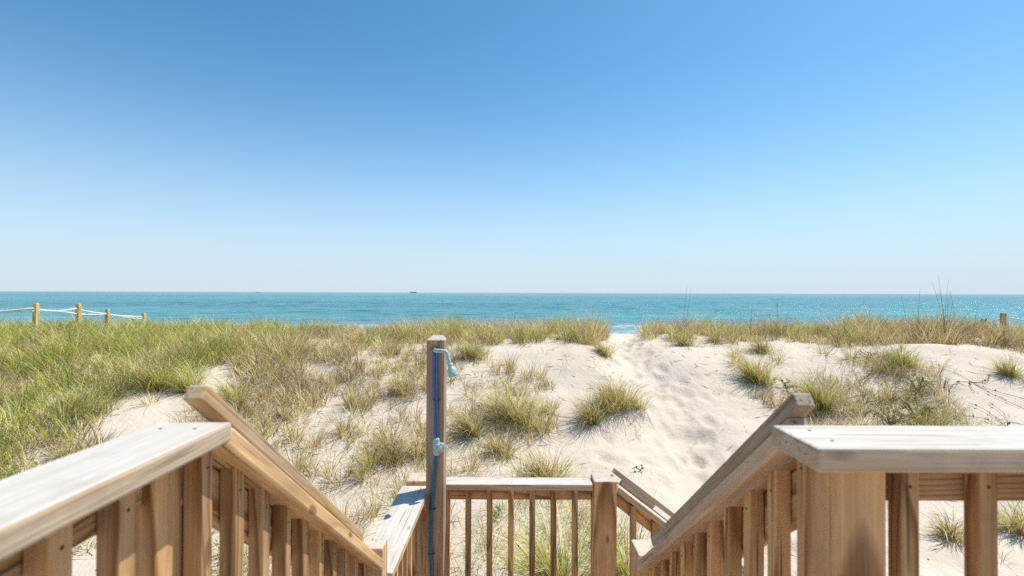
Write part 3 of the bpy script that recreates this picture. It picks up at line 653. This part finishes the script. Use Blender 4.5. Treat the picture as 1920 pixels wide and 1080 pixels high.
# ------------------------------------------------------------------ plants
GREEN = np.array((0.225, 0.33, 0.032)); LIME = np.array((0.50, 0.53, 0.075)); OLIVE = np.array((0.52, 0.41, 0.14))
STRAW = np.array((0.86, 0.68, 0.34)); TAN = np.array((0.64, 0.445, 0.265)); BROWN = np.array((0.27, 0.18, 0.10)); DARK = np.array((0.085, 0.062, 0.045))
PAL = np.stack([GREEN, LIME, OLIVE, STRAW, TAN, BROWN, DARK])
def blade_mesh(B, az, lean, L, w, col, curl=0.35):
    """blades of grass: base points B (n,3), compass direction, lean from upright, length, width, colour"""
    n = len(B); r_ = rng
    d = np.stack([np.cos(az), np.sin(az), np.zeros(n)], 1)
    tw = az + np.pi / 2 + r_.normal(0, 0.7, n); s = np.stack([np.cos(tw), np.sin(tw), np.zeros(n)], 1) * (w / 2)[:, None]
    def at(t):
        l2 = lean + curl * t * (0.4 + r_.random(n)) * 0.9
        return B + d * (L * t * np.sin(np.minimum(lean + curl * t, 1.62)))[:, None] + np.array((0, 0, 1.0)) * (L * t * np.cos(np.minimum(lean + curl * t, 1.62)))[:, None]
    m = at(0.55); tp = at(1.0)
    V = np.stack([B - s, B + s, m - s * 0.8, m + s * 0.8, tp], 1).reshape(-1, 3)
    o = (np.arange(n) * 5)[:, None]
    F = np.concatenate([o + np.array((0, 1, 3)), o + np.array((0, 3, 2)), o + np.array((2, 3, 4))])
    Cc = np.repeat(col, 5, axis=0)
    tipf = np.tile(np.array((0.0, 0.0, 0.15, 0.15, 0.45)), n)[:, None]
    Cc = Cc * (1 - tipf) + (Cc * 0.6 + STRAW * 0.4) * tipf          # dry tips
    return V, F, Cc
def tuft_arrays(cx, cy, nb, h, rad, mixw, lean_max=0.55, flat=0.12, wmm=5.0):
    """arrays for many tufts at once: centre, blade count, height, base radius, palette weights (m,7)"""
    m = len(cx); ti = np.repeat(np.arange(m), nb); n = len(ti)
    a = rng.random(n) * 2 * np.pi; q = np.sqrt(rng.random(n)) * rad[ti]
    x = cx[ti] + q * np.cos(a); y = cy[ti] + q * np.sin(a)
    az = a + rng.normal(0, 0.6, n)
    lean = np.abs(rng.normal(0.08, 0.2, n)) + lean_max * (q / np.maximum(rad[ti], 1e-3)) * rng.random(n)
    fl = rng.random(n) < flat; lean = np.where(fl, rng.uniform(0.9, 1.5, n), lean)
    L = h[ti] * rng.uniform(0.5, 1.12, n) * np.where(fl, 0.75, 1.0)
    # lengths: the blade length that reaches the tuft's height
    w = rng.uniform(0.6, 1.35, n) * wmm / 1000
    cw = np.cumsum(mixw, 1); cw = cw / cw[:, -1:]
    pick = (rng.random(n)[:, None] > cw[ti]).sum(1); pick = np.minimum(pick, 6)
    pick = np.where(fl & (rng.random(n) < 0.7), rng.integers(4, 7, n), pick)
    col = PAL[pick] * rng.uniform(0.7, 1.3, n)[:, None] * np.exp(rng.normal(0, 0.22, m))[ti][:, None] * (1 + rng.normal(0, 0.06, (n, 3)))
    B = np.stack([x, y, ground(x, y) - 0.02], 1)
    return B, az, lean, L, w, np.clip(col, 0.01, 0.9)
def poly_in(px, py, poly):
    r_ = np.zeros(len(px), bool); j = len(poly) - 1
    for i in range(len(poly)):
        xi, yi = poly[i]; xj, yj = poly[j]
        c_ = ((yi > py) != (yj > py)) & (px < (xj - xi) * (py - yi) / (yj - yi + 1e-12) + xi); r_ ^= c_; j = i
    return r_
def scatter(x0, x1, y0, y1, sp):
    X, Y = np.meshgrid(np.arange(x0, x1, sp), np.arange(y0, y1, sp)); X = X.ravel() + rng.uniform(-.5, .5, X.size) * sp; Y = Y.ravel() + rng.uniform(-.5, .5, Y.size) * sp
    return X, Y
FIELD = [(-22, 16.5), (-12, 16.5), (-3.6, 16.5), (-3.7, 13.0), (-3.45, 10.98), (-3.25, 9.45), (-3.2, 8.32), (-3.35, 7.3), (-3.5, 6.6), (-3.6, 6.1), (-4.3, 5.66), (-5.4, 4.9), (-6.5, 4.2), (-22, 4.2)]
PATCH1 = [(-6.76, 7.9), (-6.57, 8.51), (-6.24, 8.98), (-6.05, 9.72), (-5.51, 9.55), (-5.0, 8.43), (-5.05, 7.78), (-5.4, 6.8), (-6.1, 6.9)]
CENTRE = [(-3.2, 6.6), (-3.0, 8.41), (-3.5, 12.3), (-1.04, 11.5), (0.87, 9.63), (0.83, 8.19), (0.01, 7.4), (-0.72, 5.96), (-0.55, 4.6), (-4.2, 4.6), (-3.6, 6.12)]
SCRUB = [(5.5, 9.61), (6.95, 10.31), (8.59, 10.93), (8.79, 9.79), (8.05, 8.64), (6.94, 7.4), (4.9, 7.6)]
RIGHT = [(3.9, 6.9), (9.5, 8.24), (14, 9), (14, 4.2), (3.0, 4.4)]
LOWMID = [(0.2, 6.93), (0.76, 6.74), (1.39, 5.61), (1.35, 4.3), (-0.6, 4.3), (-0.39, 5.96)]
def away_from_path(x, y, w): return np.abs(x - path_x(y)) > w
arrs = []
def add(cx, cy, nb, h, rad, mixw, **kw):
    if len(cx): arrs.append(tuft_arrays(cx, cy, nb, h, rad, mixw, **kw))
def mixes(g, dry):
    """palette weights from greenness g and brownness dry"""
    g = np.clip(g, 0, 1)[:, None]; k = np.clip(dry, 0, 1)[:, None]
    a = np.array((0.36, 0.34, 0.18, 0.08, 0.02, 0.01, 0.01)); b = np.array((0.02, 0.04, 0.15, 0.40, 0.25, 0.10, 0.04)); c_ = np.array((0.0, 0.02, 0.08, 0.26, 0.31, 0.21, 0.12))
    return a * g + (1 - g) * (b * (1 - k) + c_ * k)
# left field and the crest behind it
X, Y = scatter(-22, -3, 4.2, 16.5, 0.18)
k = poly_in(X + 0.25 * fbm(X / 0.7, Y / 0.7, 31), Y + 0.25 * fbm(X / 0.7, Y / 0.7, 35), FIELD)
hole = poly_in(X + 0.5 * fbm(X / 0.6, Y / 0.6, 41), Y + 0.5 * fbm(X / 0.6, Y / 0.6, 45), PATCH1) & (rng.random(len(X)) > 0.07)
thin = (fbm(X / 0.55 + 4, Y / 0.55, 51, 2) > 0.36 - 0.16 * sstep(-6.5, -4.0, X)) & (rng.random(len(X)) > 0.25)
k &= ~hole & ~thin; k &= ~((X > -14) & (Y > 4) & (Y < 16.6) & (np.abs(X / Y) > 2.8)); X, Y = X[k], Y[k]
gr = 0.78 * sstep(-5.4, -7.2, X + 2.0 * fbm(X / 1.9, Y / 1.4, 61)) + 1.3 * fbm(X / 0.8, Y / 0.8, 65) + 0.02 + 0.22 * sstep(11.6, 13.2, Y) - 0.30 * sstep(-6.4, -5.2, X) * sstep(12, 11, Y)
dr = 0.42 + 1.6 * fbm(X / 1.2 + 8, Y / 1.0, 71)
hh = (0.50 + 0.50 * fbm(X / 0.55, Y / 0.55, 75)) * (0.72 + 0.5 * rng.random(len(X))) * np.where(gr > 0.6, 1.12, 1.0) * (1 - 0.12 * sstep(11.5, 13, Y))
add(X, Y, 30, hh, np.full(len(X), 0.07), mixes(gr - 0.06, dr), lean_max=0.7, flat=0.08, wmm=9.5)
def shade_thatch(X, Y, nb, share):
    # dead leaves in dark browns, added to paint shade into gaps between tufts
    m_ = np.tile(np.array((0.0, 0.0, 0.03, 0.10, 0.25, 0.34, 0.28)), (len(X), 1)); k_ = rng.random(len(X)) < share
    add(X[k_], Y[k_], nb, rng.uniform(0.12, 0.26, k_.sum()), np.full(k_.sum(), 0.13), m_[k_], lean_max=0.9, flat=0.6, wmm=9.0)
shade_thatch(X, Y, 14, 0.75)
# crest strip from the shower post to the right edge, parted by the path
X, Y = scatter(-3.8, 19, 11.4, 16.4, 0.16)
front = 12.0 + 0.9 * fbm(X / 0.8, X * 0 + 2, 81, 2) - 0.35 * sstep(6, 9, X) - 0.3 * np.exp(-((X - 9.0) / 1.0) ** 2)
k = (Y > front) & away_from_path(X - 0.08, Y, 0.60 + 0.20 * fbm(Y / 0.8, X * 0, 85)) & (fbm(X / 0.5, Y / 0.5, 87, 2) < 0.26 + 0.2 * sstep(12.8, 13.6, Y))
X, Y = X[k], Y[k]
gr = 0.16 + 0.9 * fbm(X / 0.8, Y / 0.8, 91) + 0.15 * rng.random(len(X)) - 0.15 * sstep(7, 10, X) - 0.2 * sstep(9.3, 10.3, X) * sstep(14, 12.5, X); dr = 0.15 + 0.9 * fbm(X / 1.5, Y / 1.3, 95) + 0.45 * sstep(8, 11, X)
hh = (0.47 + 0.75 * fbm(X / 0.55, Y / 0.55, 97) + 0.08 * sstep(8, 10, X) + 0.10 * sstep(9.3, 10.3, X)) * (0.65 + 0.6 * rng.random(len(X))) * (1 - 0.4 * sstep(12.3, 13.8, X))
add(X, Y, 28, hh, np.full(len(X), 0.07), mixes(gr, dr), lean_max=0.6, flat=0.08, wmm=9.0)
shade_thatch(X, Y, 14, 0.7)
# thin cover on the sand in the middle
X, Y = scatter(-4.4, 1.2, 4.5, 12.6, 0.20)
dens = 0.50 + 0.95 * fbm(X / 0.75, Y / 0.9, 101, 2) + 0.30 * sstep(-1.0, -2.6, X) * sstep(11.0, 8.5, Y)
k = poly_in(X, Y, CENTRE) & (rng.random(len(X)) < dens); X, Y = X[k], Y[k]
add(X, Y, rng.integers(10, 46, len(X)), rng.uniform(0.18, 0.60, len(X)), rng.uniform(0.02, 0.09, len(X)), mixes(0.3 * rng.random(len(X)) ** 2, 0.3 + 0.5 * rng.random(len(X))), lean_max=0.6, flat=0.24, wmm=7.5)
# dry scrub on the right slope, sprigs at the lower right
X, Y = scatter(4.6, 9.2, 7.2, 11.2, 0.17)
k = poly_in(X, Y, SCRUB) & (rng.random(len(X)) < 0.78 + 0.9 * fbm(X / 0.8, Y / 0.8, 111, 2)); X, Y = X[k], Y[k]
add(X, Y, rng.integers(16, 56, len(X)), rng.uniform(0.16, 0.55, len(X)), np.full(len(X), 0.08), mixes(0.12 + 1.0 * fbm(X / 0.7, Y / 0.7, 115), 0.75 + 0 * X), lean_max=0.9, flat=0.25, wmm=7.5)
X, Y = scatter(3.0, 14, 4.3, 12.0, 0.26)
inr = poly_in(X, Y, RIGHT); k = (inr & (rng.random(len(X)) < 0.20 + 0.6 * fbm(X / 1.0, Y / 0.8, 121, 2))) | (~inr & (X > 4.6) & (rng.random(len(X)) < 0.10 + 0.25 * fbm(X / 0.9, Y / 0.7, 123, 2)))
X, Y = X[k], Y[k]
add(X, Y, rng.integers(8, 30, len(X)), rng.uniform(0.16, 0.50, len(X)), np.full(len(X), 0.06), mixes(0.15 * rng.random(len(X)), 0.5 + 0.5 * rng.random(len(X))), lean_max=0.8, flat=0.35, wmm=5.5)
X, Y = scatter(-0.8, 2.2, 4.2, 7.0, 0.17)
k = poly_in(X, Y, LOWMID) & (rng.random(len(X)) < 0.55 + 0.7 * fbm(X / 0.5, Y / 0.5, 131, 2)); X, Y = X[k], Y[k]
add(X, Y, 30, rng.uniform(0.28, 0.62, len(X)), np.full(len(X), 0.08), mixes(0.15 + 0.9 * rng.random(len(X)), 0.5 * rng.random(len(X))), lean_max=0.6, flat=0.2, wmm=5.0)
# single sprigs on the open sand beside the path
X = rng.uniform(1.0, 5.0, 60); Y = rng.uniform(5.3, 11.5, 60); k = away_from_path(X, Y, 0.75); X, Y = X[k], Y[k]
add(X, Y, 5, rng.uniform(0.12, 0.4, len(X)), np.full(len(X), 0.035), mixes(0 * X, 0.8 + 0 * X), lean_max=0.7, flat=0.35, wmm=3.5)
# middling straw tufts
X = np.concatenate([rng.uniform(-3.4, 0.7, 90), rng.uniform(4.7, 9.6, 26)]); Y = np.concatenate([rng.uniform(5.4, 11.6, 90), rng.uniform(7.6, 11.2, 26)])
k = (poly_in(X, Y, CENTRE) | (X > 4)) & (fbm(X / 0.8, Y / 0.8, 161, 2) > -0.12); X, Y = X[k], Y[k]
add(X, Y, rng.integers(40, 110, len(X)), rng.uniform(0.28, 0.66, len(X)), rng.uniform(0.05, 0.11, len(X)), mixes(0.35 * rng.random(len(X)) ** 2, 0.2 + 0.5 * rng.random(len(X))), lean_max=0.65, flat=0.14, wmm=7.5)
# wisps and dead runners round the open sand
X, Y = scatter(0.6, 10.8, 6.0, 11.9, 0.34)
k = away_from_path(X, Y, 0.6) & (rng.random(len(X)) < 0.12 + 0.42 * fbm(X / 0.8 + 2, Y / 0.8, 151, 2)); X, Y = X[k], Y[k]
add(X, Y, rng.integers(4, 20, len(X)), rng.uniform(0.14, 0.45, len(X)), rng.uniform(0.02, 0.09, len(X)), mixes(0.12 * rng.random(len(X)), 0.3 + 0.6 * rng.random(len(X))), lean_max=0.8, flat=0.35, wmm=5.0)
A = [np.concatenate(q) for q in zip(*arrs)]
V, F, Cc = blade_mesh(*A)
g = np_mesh('dune_grass', V, F, M['grass'], Cc); tag(g, 'dense green and straw coloured beach grass over the dune', 'grass', kind='stuff')

# the clumps that stand out singly
TUFTS = [  # x, y, height, width, blades, greenness, dryness, label
    (1.99, 8.64, 0.80, 0.95, 700, 0.26, 0.25, 'largest round golden green grass clump on bare sand left of the path'),
    (1.37, 8.36, 0.66, 0.48, 330, 0.24, 0.35, 'smaller golden grass clump touching the left of the largest round clump'),
    (0.03, 8.25, 0.95, 0.95, 720, 0.30, 0.3, 'broad tall grass clump right of the shower valve, in the middle of the sand'),
    (5.02, 9.72, 0.76, 0.62, 560, 0.35, 0.6, 'dark rounded grass clump on sand right of the path, with a wide shadow'),
    (5.80, 8.95, 1.02, 0.34, 430, 0.50, 0.5, 'tall narrow green grass clump behind the top of the right handrail'),
    (8.35, 10.16, 0.80, 0.34, 360, 0.85, 0.2, 'upright bright green grass clump below the crest on the right slope'),
    (10.21, 9.76, 0.55, 0.45, 260, 0.70, 0.4, 'small green grass clump at the far right edge of the sand'),
    (-0.89, 10.82, 0.72, 0.62, 420, 0.45, 0.5, 'grass clump with a dark shadow just above the shower head'),
    (2.16, 11.0, 0.62, 0.42, 300, 0.30, 0.4, 'olive grass clump at the foot of the crest where the path begins'),
    (-1.83, 7.30, 0.52, 0.45, 240, 0.50, 0.4, 'low green and straw clump on sand left of the shower valve'),
    (-2.01, 9.08, 0.66, 0.60, 300, 0.15, 0.7, 'dry straw clump on sand left of the blue pipe'),
    (0.53, 6.66, 0.62, 0.55, 420, 0.18, 0.6, 'dry straw clump rising just behind the level landing cap'),
    (0.48, 4.75, 0.95, 0.5, 420, 0.75, 0.3, 'tall green clump seen between the landing balusters near the corner post'),
    (-0.14, 7.39, 0.55, 0.45, 260, 0.15, 0.7, 'dry clump on sand in front of the broad tall clump'),
    (-0.59, 7.88, 0.70, 0.45, 300, 0.30, 0.6, 'thin upright clump close to the right side of the shower valve'),
    (-6.56, 8.87, 0.75, 0.45, 420, 0.70, 0.3, 'green clump at the edge of the small bare patch in the left field'),
    (-5.95, 8.85, 0.66, 0.40, 330, 0.50, 0.3, 'yellow green clump behind the left handrail end'),
    (-4.85, 8.45, 0.80, 0.50, 380, 0.62, 0.4, 'green clump right of the left handrail end'),
    (5.30, 5.70, 0.42, 0.5, 240, 0.05, 0.9, 'brown withered clump seen under the right deck railing'),
    (6.26, 5.90, 0.55, 0.5, 240, 0.25, 0.7, 'sparse olive clump seen under the right deck railing near the picture edge'),
    (1.18, 4.90, 0.80, 0.36, 300, 0.6, 0.3, 'green clump between the corner post and the lower flight railing'),
    (4.30, 11.75, 0.55, 0.5, 260, 0.35, 0.5, 'grass clump hanging from the crest right of the path'),
    (5.95, 11.35, 0.60, 0.6, 300, 0.35, 0.6, 'wide dark footed clump at the front of the crest above the dark rounded clump'),
]
for x, y, h, w_, nb, g_, d_, lab in TUFTS:
    w_ *= 1.12; nb *= 1.25
    ns_ = 4 + int(w_ * 6); aa = rng.random(ns_) * 2 * np.pi; rr_ = np.sqrt(rng.random(ns_)) * w_ * 0.33; rr_[0] = 0
    fall = (1 - 0.35 * rr_ / (w_ * 0.33)) * rng.uniform(0.7, 1.08, ns_)
    B, az, ln, L, ww, col = tuft_arrays(x + rr_ * np.cos(aa), y + rr_ * np.sin(aa) * 0.8, np.maximum(20, (nb * 1.15 / ns_ * rng.uniform(0.5, 1.5, ns_)).astype(int)), 1.35 * h * fall * rng.uniform(0.75, 1.1, ns_),
        rng.uniform(0.6, 1.3, ns_) * (0.045 + w_ * 0.06), mixes(np.clip(g_ + rng.normal(0, 0.2, ns_), 0, 1), np.clip(d_ + rng.normal(0, 0.25, ns_), 0, 1)), lean_max=0.7, flat=0.10, wmm=8.0)
    wind = rng.random(len(ln)) < 0.45; az = np.where(wind, 3.4 + rng.normal(0, 0.6, len(ln)), az); ln = ln + 0.22 * rng.random(len(ln)) ** 2; L = L * np.where(rng.random(len(L)) < 0.05, 1.3, 1.0)
    V, F, Cc = blade_mesh(B, az, ln, L, ww, col, 0.45)
    o0 = np.array((x, y, float(ground(x, y)))); o = np_mesh('grass_clump', V - o0, F, M['grass'], Cc); o.location = o0
    tag(o, lab, 'grass clump', 'grass clumps standing singly on the sand')

# tall dry sea oat stalks on the crest
def stalk_plant(x, y, hs_, label):
    z = float(ground(x, y)); e = empty('sea_oat', (x, y, z), label, 'plant', 'sea oat stalks on the crest')
    for h in hs_:
        bx, by = rng.normal(0, 0.10), rng.normal(0, 0.10); lx, ly = rng.normal(0, 0.10), rng.normal(0, 0.05)
        P = [(bx + lx * t ** 1.6 * h, by + ly * t * h, h * t) for t in np.linspace(0, 1, 7)]
        V, F = tube_mesh(P, [0.0050 - 0.0005 * i for i in range(7)], 5); me = bpy.data.meshes.new('stalk'); me.from_pydata([tuple(v) for v in V], [], F)
        me.materials.append(M['stalk']); s_ = bpy.data.objects.new('stalk', me); link(s_, e)
        if h > 0.8 and rng.random() < 0.6:
            V = []; F = []
            for k in range(9):
                p = Vector(P[-1]) - Vector((0, 0, 0.025 * k)); a = k * 2.3; q = p + Vector((math.cos(a), math.sin(a), -0.5)) * 0.022; n0 = len(V)
                sd_ = Vector((-math.sin(a), math.cos(a), 0)) * 0.006
                V += [p, (p + q) / 2 + sd_, q, (p + q) / 2 - sd_, (p + q) / 2 + Vector((0, 0, 0.006))]; F += [(n0, n0 + 1, n0 + 4), (n0 + 1, n0 + 2, n0 + 4), (n0 + 2, n0 + 3, n0 + 4), (n0 + 3, n0, n0 + 4)]
            me = bpy.data.meshes.new('seed_head'); me.from_pydata([tuple(v) for v in V], [], F); me.materials.append(M['stalk']); link(bpy.data.objects.new('seed_head', me), s_)
M['stalk'] = plain('dry_stalk', (0.24, 0.18, 0.13), 0.8, var=0.2, scale=8)
stalk_plant(11.35, 12.4, [1.75, 1.55, 1.6, 1.35, 1.15, 0.95, 1.0, 1.3], 'tallest bunch of dark sea oat stalks against the sea on the right')
stalk_plant(10.55, 12.4, [1.25, 1.4, 0.8], 'pair of thin stalks left of the tallest bunch of sea oats')
stalk_plant(4.75, 12.7, [1.30, 1.40], 'two thin tall stalks on the crest right of the path')
stalk_plant(2.0, 12.6, [0.85], 'single short stalk on the crest where the path cuts through')
stalk_plant(7.1, 12.5, [1.05, 0.9, 0.7], 'short thin stalks on the middle of the right crest')
stalk_plant(6.35, 12.6, [0.95, 0.75], 'faint pair of stalks on the crest behind the right handrail')
stalk_plant(8.6, 12.3, [0.8, 0.6], 'small dark stalks above the upright bright green clump')

# leafy beach plants
def leaf_plant(name, x, y, spread, nst, leaf, cols, h, label, group):
    z = float(ground(x, y)); e = empty(name, (x, y, z), label, 'plant', group)
    VS = []; FS = []; VL = []; FL = []; CL = []
    for s_ in range(nst):
        a = rng.random() * 2 * math.pi; ln_ = spread * rng.uniform(0.4, 1.0); pts = []
        for t in np.linspace(0, 1, 6):
            px_ = x + math.cos(a + 0.5 * t) * ln_ * t; py_ = y + math.sin(a + 0.5 * t) * ln_ * t
            pts.append(Vector((px_ - x, py_ - y, float(ground(px_, py_)) - z + h * math.sin(t * 2.4) * rng.uniform(0.6, 1.0) + 0.006)))
        V, F = tube_mesh(pts, 0.004, 4); n0 = len(VS); VS += V; FS += [tuple(i + n0 for i in f) for f in F]
        for k in range(leaf[1]):
            t = rng.uniform(0.2, 1.0) * 5; i = min(int(t), 4); p = pts[i].lerp(pts[i + 1], t - i)
            d_ = Vector((rng.normal(), rng.normal(), rng.uniform(0.2, 1.0))).normalized(); sd_ = d_.cross(Vector((rng.normal(), rng.normal(), rng.normal()))).normalized(); l = leaf[0] * rng.uniform(0.6, 1.2)
            n0 = len(VL); up_ = d_.cross(sd_) * l * 0.10
            VL += [p, p + d_ * l * .35 + sd_ * l * .36, p + d_ * l * .75 + sd_ * l * .30, p + d_ * l, p + d_ * l * .75 - sd_ * l * .30, p + d_ * l * .35 - sd_ * l * .36, p + d_ * l * .5 - up_]
            FL += [(n0, n0 + 1, n0 + 6), (n0 + 1, n0 + 2, n0 + 6), (n0 + 2, n0 + 3, n0 + 6), (n0 + 3, n0 + 4, n0 + 6), (n0 + 4, n0 + 5, n0 + 6), (n0 + 5, n0, n0 + 6)]
            c_ = np.array(cols[rng.integers(len(cols))]) * rng.uniform(0.8, 1.2); CL += [c_] * 7
    me = bpy.data.meshes.new('stem'); me.from_pydata([tuple(v) for v in VS], [], FS); me.materials.append(M['stalk']); link(bpy.data.objects.new('stem', me), e)
    np_mesh('leaves', np.array([tuple(v) for v in VL]), np.array(FL), M['grass'], np.array(CL), parent=e)
YG = [(0.38, 0.40, 0.06), (0.30, 0.32, 0.06), (0.48, 0.43, 0.10)]; DG = [(0.06, 0.13, 0.03), (0.10, 0.19, 0.04), (0.22, 0.26, 0.05)]; RB = [(0.25, 0.17, 0.10), (0.33, 0.26, 0.13), (0.20, 0.20, 0.07)]
G_ = 'low leafy plants on the sand'
leaf_plant('beach_shrub', 7.85, 9.2, 0.45, 24, (0.028, 26), YG, 0.22, 'yellow green leafy plant in the middle of the right scrub', G_)
leaf_plant('beach_shrub', 6.55, 8.25, 0.5, 24, (0.028, 20), YG + RB + RB, 0.28, 'large brown and yellow leafy scrub just above the right deck cap', G_)
leaf_plant('beach_shrub', 7.2, 8.5, 0.45, 20, (0.035, 22), RB + YG, 0.22, 'low olive scrub beside the large brown scrub', G_)
leaf_plant('beach_shrub', 5.55, 9.6, 0.28, 10, (0.035, 12), DG + YG, 0.16, 'small plant with dark and lime leaves behind the right handrail end', G_)
leaf_plant('beach_shrub', 8.0, 10.6, 0.40, 9, (0.035, 14), YG + RB, 0.12, 'sparse creeping plant at the foot of the upright bright green clump', G_)
leaf_plant('beach_vine', 1.85, 6.85, 0.14, 4, (0.05, 2), DG, 0.07, 'tiny bright green round leaf plant on sand above the lower handrail', G_)
leaf_plant('beach_vine', -0.16, 5.90, 0.14, 4, (0.06, 2), DG, 0.12, 'small green leaf plant seen between the middle landing balusters', G_)
leaf_plant('beach_vine', 9.1, 9.4, 0.9, 7, (0.045, 6), RB + DG, 0.03, 'trailing dark vine runner on the sand at the right', G_)
leaf_plant('beach_vine', 8.3, 8.0, 0.9, 8, (0.045, 5), RB + DG, 0.04, 'trailing brown vine runner behind the right deck cap', G_)

# plant litter and shell grit
n = 6000
x = rng.uniform(-7, 12, n); y = rng.uniform(4.4, 13, n); k = (rng.random(n) < 0.25 + 1.2 * fbm(x / 1.1, y / 0.9, 141, 2)) & away_from_path(x, y, 0.4); x, y = x[k], y[k]; n = len(x)
a = rng.random(n) * 2 * np.pi; l = np.where(rng.random(n) < 0.35, rng.uniform(0.08, 0.30, n), rng.uniform(0.012, 0.035, n)); w_ = np.where(l > 0.06, 0.005, l * 0.5)
dx, dy = np.cos(a), np.sin(a); V = []
for sx_, sy_, hz in ((-.5, 0, 0.004), (0, -.5, 0.006), (.5, 0, 0.004), (0, .5, 0.006), (0, 0, 0.016)):
    px_ = x + dx * l * sx_ - dy * w_ * sy_; py_ = y + dy * l * sx_ + dx * w_ * sy_; V.append(np.stack([px_, py_, ground(px_, py_) + hz], 1))
V = np.stack(V, 1).reshape(-1, 3); o = (np.arange(n) * 5)[:, None]
F = np.concatenate([o + np.array(q) for q in ((0, 1, 4), (1, 2, 4), (2, 3, 4), (3, 0, 4))])
col = np.repeat(PAL[rng.integers(4, 7, n)], 5, axis=0)
g = np_mesh('plant_litter', V, F, M['grass'], col); tag(g, 'scattered dry twigs and bits on the sand', 'litter', kind='stuff')
